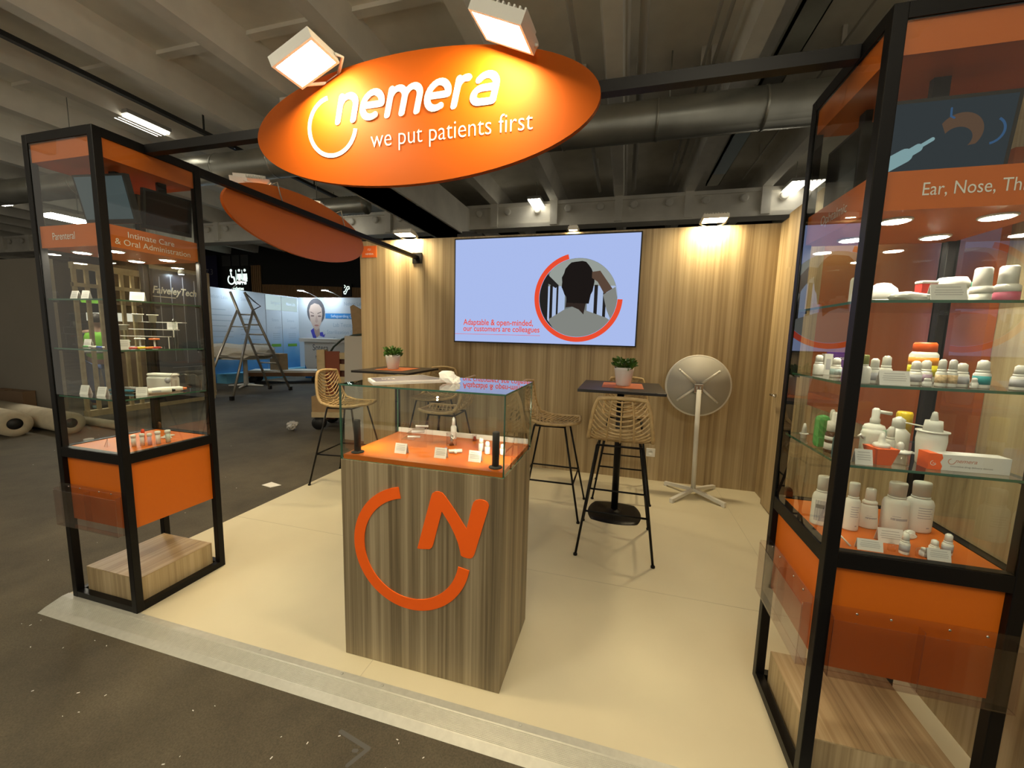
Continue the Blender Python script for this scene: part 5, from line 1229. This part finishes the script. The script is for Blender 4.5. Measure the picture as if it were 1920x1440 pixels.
for s in (-1, 1):
    skin('sleeve', [(s*0.17,0.0,1.405),(s*0.222,0.03,1.13),(s*0.185,0.18,1.075)], [(0,1),(1,2)], [0.07,0.055,0.045], mat('dark_shirt', (0.03, 0.03, 0.035), 0.8), t)
    m = MB(); m.sphere((s*0.11, 0.05, 0.05), 0.05, 12, None, (1.0, 2.6, 0.98)); m.build('overshoe', mat('pale_blue_overshoe', (0.35, 0.55, 0.60), 0.6), t)
m = MB(); m.sphere((0, 0.012, 1.635), 0.092, 14, None, (0.95, 1.02, 1.0)); m.build('hair', mat('dark_hair', (0.03, 0.022, 0.018), 0.6), t)
for s in (-1, 1):
    m = MB(); m.sphere((s * 0.086, 0.03, 1.60), 0.02, 8, None, (0.5, 0.8, 1.3)); m.build('ear', SK, t)

# carpet rolls, box and bag at far left
def roll(a, b, r, label):
    a = Vector(a); b = Vector(b); d_ = (b - a).normalized(); q = Vector((0, 0, 1)).rotation_difference(d_).to_matrix(); L = (b - a).length
    t = thing('carpet_roll', label, 'carpet roll', a)
    m = MB(); m.lathe([(r * 0.45, 0.004), (r * 0.5, 0.0), (r, 0.0), (r, L), (r * 0.5, L), (r * 0.45, L - 0.004)], (0, 0, 0), 24, True, q)
    m.f = [f for f in m.f if len(f) < 10]; m.m = m.m[:len(m.f)]; m.sm = m.sm[:len(m.f)]
    m.build('rolled_carpet', mat('cream_carpet', (0.42, 0.37, 0.27), 0.9, vary=0.1, vscale=8), t)
    m = MB(); m.lathe([(r * 0.46, 0.012), (r * 0.46, L - 0.012)], (0, 0, 0), 16, True, q); m.build('core', BLACKMATT, t)
roll((-7.80, 3.30, FZ + 0.17), (-10.1, 3.55, FZ + 0.17), 0.17, 'thick cream carpet roll lying at the far left edge')
roll((-7.35, 3.64, FZ + 0.15), (-9.5, 3.84, FZ + 0.15), 0.15, 'second cream carpet roll beside the left showcase post')
roll((-7.05, 4.02, FZ + 0.06), (-8.5, 4.10, FZ + 0.06), 0.06, 'thin cream roll lying behind the two carpet rolls')
t = thing('cardboard_box', 'brown cardboard box against the grey partition', 'box', (-9.62, 4.10, FZ)); m = MB(); m.box((-0.45, -0.06, 0), (0.35, 0.09, 0.42)); m.build('carton', mat('dark_cardboard', (0.16, 0.10, 0.055), 0.8), t); m = MB(); m.box((-0.47, -0.08, 0.42), (-0.05, -0.0, 0.43)); m.build('flap', mat('dark_cardboard', (0.16, 0.10, 0.055), 0.8), t)
crumple('rubbish_bag', 'black rubbish bag at the far left edge', 'bag', (-10.7, 3.9, FZ), (0.40, 0.18, 0.42), 0.6, 31, BLACKMATT, 0, 0.5)
crumple('dust_sheet', 'crumpled pale sheet lying before the brown box', 'sheet', (-9.0, 4.02, FZ), (0.15, 0.10, 0.12), 0.4, 33, mat('pale_sheet', (0.35, 0.31, 0.24), 0.9), 0, 0.6)
m = MB(); m.lathe([(0.05, 0), (0.05, 0.025), (0.02, 0.03)], (-6.72, 3.48, FZ), 12); tag(m.build('paper_cup_lid', PAPER), 'small white lid on the floor beside the carpet rolls', 'lid')

# ladder
AL = mat('ladder_aluminium', (0.42, 0.39, 0.33), 0.35, 0.6)
t = thing('step_ladder', 'aluminium step ladder standing open in the aisle', 'ladder', (0, 0, 0))
f1, f2 = Vector((-8.62, 8.02, FZ)), Vector((-8.09, 8.22, FZ)); t1, t2 = Vector((-8.72, 7.26, 2.32)), Vector((-8.42, 7.36, 2.32))
f1 = Vector((-8.66, 8.15, FZ))
for a, b in ((f1, t1), (f2, t2)):
    m = MB(); m.tube([a, b], 0.028, 8); m.build('front_rail', AL, t)
hn1 = t1 + (f1 - t1) * 0.17; hn2 = t2 + (f2 - t2) * 0.17
b1, b2 = Vector((-8.60, 6.35, FZ)), Vector((-7.93, 6.50, FZ))
for a, b in ((b1, hn1), (b2, hn2)):
    m = MB(); m.tube([a, b], 0.026, 8); m.build('rear_leg', AL, t)
for k in range(8):
    q = 0.10 + k * 0.098
    p1 = f1 + (t1 - f1) * q; p2 = f2 + (t2 - f2) * q
    m = MB(); m.tube([p1, p2], 0.018, 6); dd = Vector((0.0, -0.05, 0.0)); m.add([p1 + dd, p2 + dd, p2 - dd, p1 - dd], [(0, 1, 2, 3)]); m.build('tread', AL, t)
for q in (0.45, 0.80):
    m = MB(); m.tube([b1 + (hn1 - b1) * q, b2 + (hn2 - b2) * q], 0.012, 6); m.build('rear_brace', AL, t)
m = MB(); m.tube([t2, t2 + Vector((0.15, 0.1, -0.2)), hn2 + Vector((0.12, 0.1, 0.1)), hn2], 0.012, 8); m.build('handrail', mat('dark_handle', (0.03, 0.03, 0.04), 0.4), t)
for p in (f1, f2, b1, b2):
    m = MB(); m.bbox((p.x - 0.035, p.y - 0.035, FZ), (p.x + 0.035, p.y + 0.035, FZ + 0.09), 0.008); m.build('rubber_foot', BLACKMATT, t)

# Sotera booth
SX, SYW, SH = -10.8, 11.45, 2.62
BLUEW = mat('booth_white', (0.62, 0.70, 0.78), 0.5)
SOT = bpy.data.materials.new('booth_graphic'); N, L = nodes(SOT); p = N['Principled BSDF']; p.inputs['Roughness'].default_value = 0.5
tc = N.new('ShaderNodeTexCoord'); sx = N.new('ShaderNodeSeparateXYZ'); L.new(tc.outputs['Object'], sx.inputs[0])
mr = N.new('ShaderNodeMapRange'); mr.inputs[1].default_value = 0.0; mr.inputs[2].default_value = 2.6; L.new(sx.outputs[2], mr.inputs[0])
cr = N.new('ShaderNodeValToRGB'); e = cr.color_ramp.elements; e[0].position = 0.05; e[0].color = (0.02, 0.16, 0.42, 1); e[1].position = 0.62; e[1].color = (0.50, 0.56, 0.62, 1); x = e.new(0.25); x.color = (0.10, 0.30, 0.55, 1)
nz = N.new('ShaderNodeTexNoise'); nz.inputs['Scale'].default_value = 1.3; L.new(tc.outputs['Object'], nz.inputs['Vector'])
ad = N.new('ShaderNodeMath'); ad.operation = 'MULTIPLY_ADD'; ad.inputs[1].default_value = 0.35; L.new(nz.outputs['Fac'], ad.inputs[0]); sb = N.new('ShaderNodeMath'); sb.operation = 'SUBTRACT'; L.new(mr.outputs[0], sb.inputs[0]); sb.inputs[1].default_value = 0.17; L.new(sb.outputs[0], ad.inputs[2])
L.new(ad.outputs[0], cr.inputs[0]); L.new(cr.outputs[0], p.inputs['Base Color'])
DKB = mat('dark_blue_print', (0.32, 0.39, 0.47), 0.6); GRN = mat('green_bar', (0.12, 0.30, 0.03), 0.6)
t = thing('exhibition_booth', 'white and blue exhibition booth walls with lab graphics in the background', 'booth', (SX, SYW, FZ))
m = MB(); m.box((-0.08, -3.2, 0.0), (0.0, 0.0, SH)); sw = m.build('side_wall', SOT, t)
m = MB(); m.box((-0.08, 0.0, 0.0), (3.4, 0.08, SH)); bw = m.build('back_wall', mat('poster_grey', (0.50, 0.54, 0.58), 0.5), t)
m = MB()
for y0, y1 in ((-1.30, -0.72), (-0.70, -0.06)): m.box((0.0005, y0, 2.13), (0.006, y1, 2.60))
m.build('header_panels', emission('lit_header', (0.62, 0.80, 0.82), 0.75), sw)
m = MB(); m.box((0.001, -0.71, 0.1), (0.008, -0.70, 2.6)); m.box((0.001, -1.32, 0.1), (0.008, -1.31, 2.6)); m.build('panel_joints', mat('joint_grey', (0.3, 0.33, 0.36), 0.5), sw)
m = MB()
m.text('Sterigenics', (0.0068, -1.12, 2.32), Y3, Z3, width=0.36, height=0.10, t=0.001); m.text('Nelson Labs', (0.0068, -0.52, 2.32), Y3, Z3, width=0.38, height=0.10, t=0.001)
m.text('Sotera', (0.0015, -1.10, 1.78), Y3, Z3, width=0.26, height=0.09, t=0.001); m.text('ACADEMY', (0.0015, -1.0, 1.55), Y3, Z3, width=0.28, height=0.06, t=0.001)
m.text('Sotera', (0.0015, -0.50, 1.78), Y3, Z3, width=0.30, height=0.09, t=0.001); m.text('ACADEMY', (0.0015, -0.38, 1.55), Y3, Z3, width=0.28, height=0.06, t=0.001)
m.text('Nelson Labs', (0.0015, -3.1, 2.33), Y3, Z3, width=0.55, height=0.10, t=0.001); m.text('Sterigenics', (0.0015, -2.15, 2.33), Y3, Z3, width=0.50, height=0.10, t=0.001)
for k in range(9):
    z = 2.02 - k * 0.15
    m.box((0.001, -3.05, z), (0.002, -3.05 + (0.62 if k % 3 else 0.42), z + 0.022))
    m.box((0.001, -2.2, z - 0.08), (0.002, -2.2 + (0.66 if k % 2 else 0.5), z - 0.058))
for k in range(4): m.box((0.001, -1.08, 1.38 - 0.06 * k), (0.002, -0.80, 1.40 - 0.06 * k)); m.box((0.001, -0.46, 1.38 - 0.06 * k), (0.002, -0.14, 1.40 - 0.06 * k))
m.build('lettering', DKB, sw)
for y0, y1 in ((-1.15, -0.78), (-0.50, -0.12)): m = MB(); m.box((0.001, y0, 0.97), (0.004, y1, 1.06)); m.build('green_bar', GRN, sw)
m = MB(); m.box((0.0, -3.0, 0.0), (0.35, -0.02, 0.26)); m.build('base_step', mat('light_blue_base', (0.15, 0.42, 0.58), 0.5), t)
# poster of a girl looking down
def poster(name, polys, c, lay, ox=0.70, oz=1.93):
    for q in polys: m = MB(); m.flat([(ox + a * 0.9, oz + b * 0.9) for a, b in q], (0, -0.001 - 0.0015 * lay, 0), X3, Z3); m.build(name, mat('poster_' + name, c, 0.6), bw)
def ell(cx, cy, rx, ry, n=24, a0=0, a1=360): return [(cx + rx * math.cos(math.radians(a0 + (a1 - a0) * i / n)), cy + ry * math.sin(math.radians(a0 + (a1 - a0) * i / n))) for i in range(n)]
poster('white_blouse', [[(-0.45, -0.88), (-0.44, -0.62), (-0.22, -0.50), (0.02, -0.62), (0.20, -0.52), (0.50, -0.62), (0.55, -0.88), (0.50, -1.5), (-0.45, -1.5)]], (0.52, 0.54, 0.60), 1)
poster('blue_collar', [[(-0.24, -0.46), (-0.10, -0.36), (0.02, -0.60), (0.0, -0.80), (-0.12, -0.80)], [(0.06, -0.55), (0.30, -0.50), (0.34, -0.62), (0.42, -0.56), (0.36, -0.70), (0.20, -0.66)]], (0.05, 0.05, 0.38), 2)
poster('neck', [[(-0.10, -0.36), (0.16, -0.36), (0.18, -0.62), (0.03, -0.72), (-0.05, -0.58)]], (0.36, 0.25, 0.21), 3)
poster('hair', [ell(0.03, 0.25, 0.40, 0.49)], (0.08, 0.075, 0.085), 4)
poster('face', [[(-0.28, 0.30), (-0.20, 0.48), (-0.02, 0.56), (0.18, 0.51), (0.29, 0.38), (0.31, 0.15), (0.26, -0.14), (0.14, -0.38), (0.03, -0.44), (-0.10, -0.36), (-0.24, -0.08)]], (0.50, 0.37, 0.31), 5)
poster('brow', [[(-0.22, 0.22), (-0.06, 0.16), (-0.06, 0.18), (-0.21, 0.25)], [(0.10, 0.16), (0.27, 0.22), (0.26, 0.25), (0.10, 0.19)]], (0.10, 0.07, 0.06), 6)
poster('eyelid', [ell(-0.13, 0.09, 0.085, 0.03), ell(0.19, 0.08, 0.08, 0.03)], (0.16, 0.10, 0.09), 6)
poster('nose', [[(-0.02, -0.13), (0.03, 0.10), (0.07, 0.10), (0.11, -0.12), (0.045, -0.17)]], (0.42, 0.29, 0.24), 6)
poster('mouth', [ell(0.045, -0.265, 0.10, 0.030)], (0.36, 0.15, 0.13), 7)
m = MB(); m.box((1.10, -0.006, 1.93), (3.4, -0.001, 2.10)); m.build('blue_bar', mat('blue_bar', (0.02, 0.20, 0.52), 0.5), bw)
m = MB(); m.text('Safeguarding Global Health', (1.32, -0.0065, 1.975), X3, Z3, width=1.5, height=0.085, t=0.001); m.build('bar_lettering', mat('pale_letter', (0.7, 0.75, 0.8), 0.5), bw)
m = MB(); m.text('Lab Testing', (1.40, -0.002, 1.66), X3, Z3, width=0.80, height=0.13, t=0.001); m.text('Sterilization Solutions', (1.14, -0.002, 1.42), X3, Z3, width=1.6, height=0.13, t=0.001); m.text('Expert Advisory', (1.40, -0.002, 1.18), X3, Z3, width=1.1, height=0.13, t=0.001); m.text('Nelson Labs', (1.85, -0.002, 2.36), X3, Z3, width=0.75, height=0.12, t=0.001); m.build('poster_lettering', mat('grey_blue_letter', (0.28, 0.36, 0.46), 0.6), bw)
for x, y, dx, dy, lb in ((-10.75, 9.0, 0.35, 0.0, 'first clip-on arm lamp over the blue side wall'), (-10.0, 11.45, -0.35, -0.35, 'clip-on arm lamp above the poster girl'), (-9.05, 11.45, -0.35, -0.35, 'clip-on arm lamp right of the poster girl')):
    t = thing('arm_lamp', lb, 'lamp', (x, y, 2.59))
    m = MB(); m.tube([(0, 0, 0.0), (dx * 0.5, dy * 0.5, 0.13), (dx, dy, 0.20)], 0.012, 6); m.build('arm', WPOWDER, t)
    m = MB(); m.bbox((dx - 0.10, dy - 0.06, 0.19), (dx + 0.10, dy + 0.06, 0.225), 0.008); m.build('lamp_head', WPOWDER, t)
    m = MB(); m.box((dx - 0.085, dy - 0.05, 0.186), (dx + 0.085, dy + 0.05, 0.189)); m.build('led_panel', emission('arm_led', (0.75, 0.9, 1.0), 300), t)
# Sotera reception counter
t = thing('reception_counter', 'white reception counter with dark lettering in the background booth', 'counter', (-9.35, 10.75, FZ))
m = MB(); m.box((-0.42, -0.2, 0.0), (1.1, 0.3, 1.16)); m.build('front', mat('counter_grey', (0.48, 0.46, 0.42), 0.5), t)
m = MB(); m.box((-0.55, -0.28, 1.16), (1.25, 0.36, 1.27)); m.build('worktop', mat('counter_grey2', (0.52, 0.49, 0.44), 0.5), t)
m = MB(); m.text('Sotera', (-0.10, -0.202, 0.90), X3, Z3, width=0.58, height=0.19, t=0.001); m.text('Nelson', (0.0, -0.202, 0.64), X3, Z3, width=0.4, height=0.10, t=0.001); m.text('Sterigenics', (0.0, -0.202, 0.28), X3, Z3, width=0.45, height=0.10, t=0.001); m.build('lettering', mat('dark_letter', (0.04, 0.04, 0.05), 0.6), t)
m = MB(); m.flat([(-0.42, 0.0), (-0.1, 0.0), (-0.3, 0.15), (-0.42, 0.45)], (0, -0.2015, 0), X3, Z3, 0.001); m.build('blue_wave', mat('wave_blue', (0.02, 0.14, 0.38), 0.5), t)

# black hall facade behind: slats, toilet sign, escalator sign, blue banner
FYW = 14.49
t = thing('slat_facade', 'brown vertical slat band on the dark facade behind the blue booth', 'slat panel', (0, FYW, 0))
BR = mat('brown_slat', (0.42, 0.24, 0.11), 0.7)
for i in range(96):
    x = -15.5 + i * 0.077
    top = 3.45 - max(0, i - 6) * 0.0030 if i > 8 else 3.45
    m = MB(); m.box((x, -0.06, 0.6), (x + 0.036, 0, top)); m.build('slat', BR, t)
t = thing('slat_screen', 'short panel of upright brown slats right of the toilets sign', 'slat panel', (0, FYW, 0))
for i in range(5):
    x = -16.08 + i * 0.11
    m = MB(); m.box((x, -0.06, 2.6), (x + 0.05, 0, 4.28)); m.build('slat', BR, t)
LIT = emission('lit_pictogram', (0.75, 0.95, 0.85), 1.6)
t = thing('toilet_sign', 'black illuminated toilets sign with wheelchair, man and woman pictograms', 'sign', (-16.75, FYW - 0.10, 3.68))
m = MB(); m.box((-0.65, -0.05, -0.65), (0.65, 0.09, 0.55)); m.build('sign_box', BLACKMATT, t)
m = MB(); o = (0, -0.051, 0)
m.ring(0.16, 0.22, 120, 400, o, X3, Z3, 0.004, 0, 24, (-0.36, -0.02)); m.stroke([(-0.37, 0.27), (-0.34, 0.10), (-0.22, 0.08), (-0.14, -0.18)], 0.07, o, X3, Z3, 0.004); m.flat(ell(-0.36, 0.38, 0.065, 0.065, 14), o, X3, Z3, 0.004)
for cx in (0.10, 0.42):
    m.flat(ell(cx, 0.38, 0.06, 0.06, 14), o, X3, Z3, 0.004); m.stroke([(cx - 0.03, 0.2), (cx - 0.03, -0.2)], 0.07, o, X3, Z3, 0.004); m.stroke([(cx + 0.03, 0.2), (cx + 0.03, -0.2)], 0.07, o, X3, Z3, 0.004); m.stroke([(cx - 0.10, 0.22), (cx - 0.11, 0.0)], 0.04, o, X3, Z3, 0.004); m.stroke([(cx + 0.10, 0.22), (cx + 0.11, 0.0)], 0.04, o, X3, Z3, 0.004)
m.flat([(0.33, 0.05), (0.51, 0.05), (0.55, -0.1), (0.29, -0.1)], o, X3, Z3, 0.004)
for x in (-0.08, 0.26): m.box((x - 0.012, -0.055, -0.25), (x + 0.012, -0.051, 0.4))
m.build('pictograms', LIT, t)
m = MB(); m.text('toilettes', (-0.3, -0.052, -0.48), X3, Z3, width=0.62, height=0.15, t=0.002, bold=0.02); m.build('lettering', LIT, t)
t = thing('escalator_sign', 'small illuminated escalator pictogram on the dark facade by the wood wall', 'sign', (-11.1, FYW - 0.10, 3.17))
m = MB(); m.box((-0.22, -0.02, -0.26), (0.22, 0.02, 0.26)); m.build('sign_box', BLACKMATT, t); m = MB(); m.stroke([(-0.12, -0.15), (-0.05, -0.15), (0.06, 0.05), (0.13, 0.05), (0.12, 0.14), (0.03, 0.14), (-0.08, -0.05), (-0.14, -0.06), (-0.12, -0.15)], 0.035, (0, -0.021, 0), X3, Z3, 0.003); m.stroke([(-0.1, 0.1), (-0.05, 0.16), (-0.1, 0.2)], 0.03, (0, -0.021, 0), X3, Z3, 0.003); m.build('pictogram', LIT, t)
t = thing('hanging_banner', 'dark blue hanging banner left of the toilets sign', 'banner', (-18.25, FYW - 0.15, 3.9)); m = MB(); m.cyl((-0.4, 0, 0.85), (-0.4, 0, 1.3), 0.005, 5); m.cyl((0.3, 0, 0.85), (0.3, 0, 1.3), 0.005, 5); m.build('cords', BLACKMATT, t); m = MB(); m.box((-0.45, -0.01, -0.75), (0.35, 0.01, 0.85)); m.build('cloth', mat('navy_banner', (0.012, 0.01, 0.06), 0.7), t); m = MB(); m.text('7.3', (-0.3, -0.012, 0.0), X3, Z3, height=0.25, t=0.001); m.build('lettering', mat('banner_grey', (0.25, 0.25, 0.28), 0.6), t)
t = thing('glass_balcony', 'dim glazed upper balcony panes above the toilets sign', 'balcony', (0, FYW, 0))
for (x0, x1) in ((-17.75, -17.25), (-17.18, -16.75), (-16.68, -16.25)):
    m = MB(); m.box((x0, -0.03, 4.28), (x1, -0.001, 4.75)); m.build('window_pane', mat('dim_pane', (0.07, 0.07, 0.075), 0.3), t)

# draped pedestal table, dolly, boxes near the ladder
t = thing('draped_table', 'white pedestal table under a crumpled pale sheet behind the ladder', 'table', (-9.6, 8.3, FZ))
m = MB(); m.cyl((0, 0, 0.04), (0, 0, 0.74), 0.06, 14, 0.05); m.build('pedestal', WPOWDER, t); m = MB(); m.lathe([(0.62, 0.74), (0.62, 0.77)], (0, 0, 0), 32); m.build('tabletop', WPOWDER, t)
for a in (0.4, 2.0, 3.6, 5.2):
    m = MB(); m.tube([(0, 0, 0.05), (0.42 * math.cos(a), 0.42 * math.sin(a), 0.02)], [0.035, 0.02], 8); m.build('foot', WPOWDER, t)
crumple('dust_sheet', 'pale crumpled sheet heaped on the pedestal table', 'sheet', (-9.6, 8.3, FZ + 0.771), (0.72, 0.62, 0.22), 0.25, 41, mat('cream_sheet', (0.46, 0.42, 0.34), 0.9), 0.3, 0.55, 0.14, (((-0.8, -0.3, 0.7), 0.5), ((0.3, 0.6, 0.8), 0.3)))
t = thing('panel_dolly', 'low wooden dolly with wheels and a white board on it', 'dolly', (-9.45, 9.5, FZ), 0.55)
m = MB(); m.box((-0.95, -0.35, 0.20), (1.0, 0.35, 0.30)); m.build('deck', mat('brown_board', (0.22, 0.11, 0.05), 0.6), t)
for x in (-0.8, 0.8):
    for y in (-0.28, 0.28):
        m = MB(); m.lathe([(0.10, -0.03), (0.10, 0.03)], (x, y, 0.10), 16, True, RX); m.build('wheel', BLACKMATT, t)
m = MB(); m.box((-0.9, -0.3, 0.30), (1.05, 0.3, 0.36)); tag(m.build('white_board', WHITE2, None, (-9.45, 9.5, FZ), (0, 0, 0.55)), 'white board lying on the low wooden dolly', 'board')
t = thing('cardboard_box', 'small brown box standing on the dolly behind the ladder', 'box', (-9.62, 9.40, FZ + 0.361)); m = MB(); m.box((-0.17, -0.15, 0), (0.17, 0.15, 0.46)); m.build('carton', CARDB, t); m = MB(); m.box((-0.17, -0.16, 0.46), (0.17, 0.15, 0.47)); m.build('lid', CARDB, t)
t = thing('wire_trestle', 'thin white folding trestle beside the left showcase post', 'trestle', (-9.55, 7.25, FZ)); m = MB(); m.tube([(-0.2, 0, 0.01), (0.1, 0, 0.75)], 0.012, 6); m.tube([(0.25, 0, 0.01), (-0.1, 0, 0.75)], 0.012, 6); m.tube([(-0.12, 0, 0.25), (0.15, 0, 0.25)], 0.010, 6); m.build('frame', WPOWDER, t)
# pallet cart with boards and boxes by the wall end
t = thing('pallet_cart', 'upright wooden pallet cart with red-brown boards beside the wall end', 'cart', (-4.27, 5.38, FZ), 0.30)
m = MB(); m.box((-0.36, -0.08, 0.10), (-0.24, 0.04, 1.22)); m.build('timber_post', PINE, t)
m = MB(); m.box((-0.24, -0.06, 0.74), (-0.02, -0.03, 1.20)); m.box((-0.24, -0.06, 0.12), (-0.12, -0.03, 0.70)); m.build('red_board', mat('red_brown_board', (0.22, 0.055, 0.022), 0.4), t)
for i, z in enumerate((1.08, 0.90, 0.70)):
    m = MB(); m.box((-0.12, -0.05, z), (0.62, 0.0, z + 0.10)); m.build('slat', PINE, t)
m = MB(); m.box((-0.24, 0.0, 0.55), (0.62, 0.03, 1.10)); m.build('dark_board', mat('dark_red_board', (0.09, 0.025, 0.012), 0.5), t)
m = MB(); m.box((-0.36, -0.3, 0.28), (0.62, 0.3, 0.52)); m.build('cardboard_load', CARDB, t)
m = MB(); m.box((-0.36, -0.32, 0.20), (0.62, 0.32, 0.28)); m.build('deck', PINE, t)
for x in (-0.28, 0.5):
    for y in (-0.24, 0.24):
        m = MB(); m.lathe([(0.10, -0.04), (0.10, 0.04)], (x, y, 0.10), 16, True, RX); m.build('wheel', BLACKMATT, t)
m = MB(); m.tube([(-0.34, 0.28, 1.10), (-0.24, 0.28, 1.26), (-0.10, 0.28, 1.38), (0.08, 0.28, 1.45), (0.3, 0.28, 1.48), (0.62, 0.28, 1.49)], 0.018, 8); m.build('push_handle', mat('dark_green_tube', (0.03, 0.05, 0.04), 0.4), t)
crumple('plastic_wrap', 'clump of clear plastic wrap at the foot of the pallet cart', 'plastic wrap', (-4.78, 4.86, FZ), (0.07, 0.05, 0.06), 0.8, 51, mat('milky_plastic', (0.45, 0.43, 0.40), 0.3), 0, 0.8, 0.5)
t = thing('leaning_board', 'grey white board leaning at the end of the wood wall', 'board', (-3.52, 4.80, FZ)); m = MB(); m.add([(-0.20, -0.1, 0.0), (0.28, -0.1, 0.0), (0.28, 0.1, 1.45), (-0.32, 0.1, 1.45), (-0.20, -0.06, 0.0), (0.28, -0.06, 0.0), (0.28, 0.14, 1.45), (-0.32, 0.14, 1.45)], [(0,1,2,3),(7,6,5,4),(0,4,5,1),(1,5,6,2),(2,6,7,3),(3,7,4,0)]); m.build('sheet', mat('grey_sheet', (0.40, 0.39, 0.36), 0.6), t)
t = thing('cardboard_box', 'open cardboard box with raised flap by the wall end', 'box', (-4.35, 6.4, FZ)); m = MB(); m.box((-0.3, -0.25, 0.0), (0.7, 0.25, 1.62)); m.build('carton', CARDB, t); m = MB(); m.add([(-0.3, -0.25, 1.62), (-0.34, -0.25, 1.95), (-0.28, -0.25, 1.98), (0.45, -0.25, 1.62), (-0.3, -0.23, 1.62), (-0.34, -0.23, 1.95), (-0.28, -0.23, 1.98), (0.45, -0.23, 1.62)], [(0,1,2,3)[::-1],(4,5,6,7),(0,4,5,1),(1,5,6,2),(2,6,7,3),(3,7,4,0)]); m.build('flap', CARDB, t)
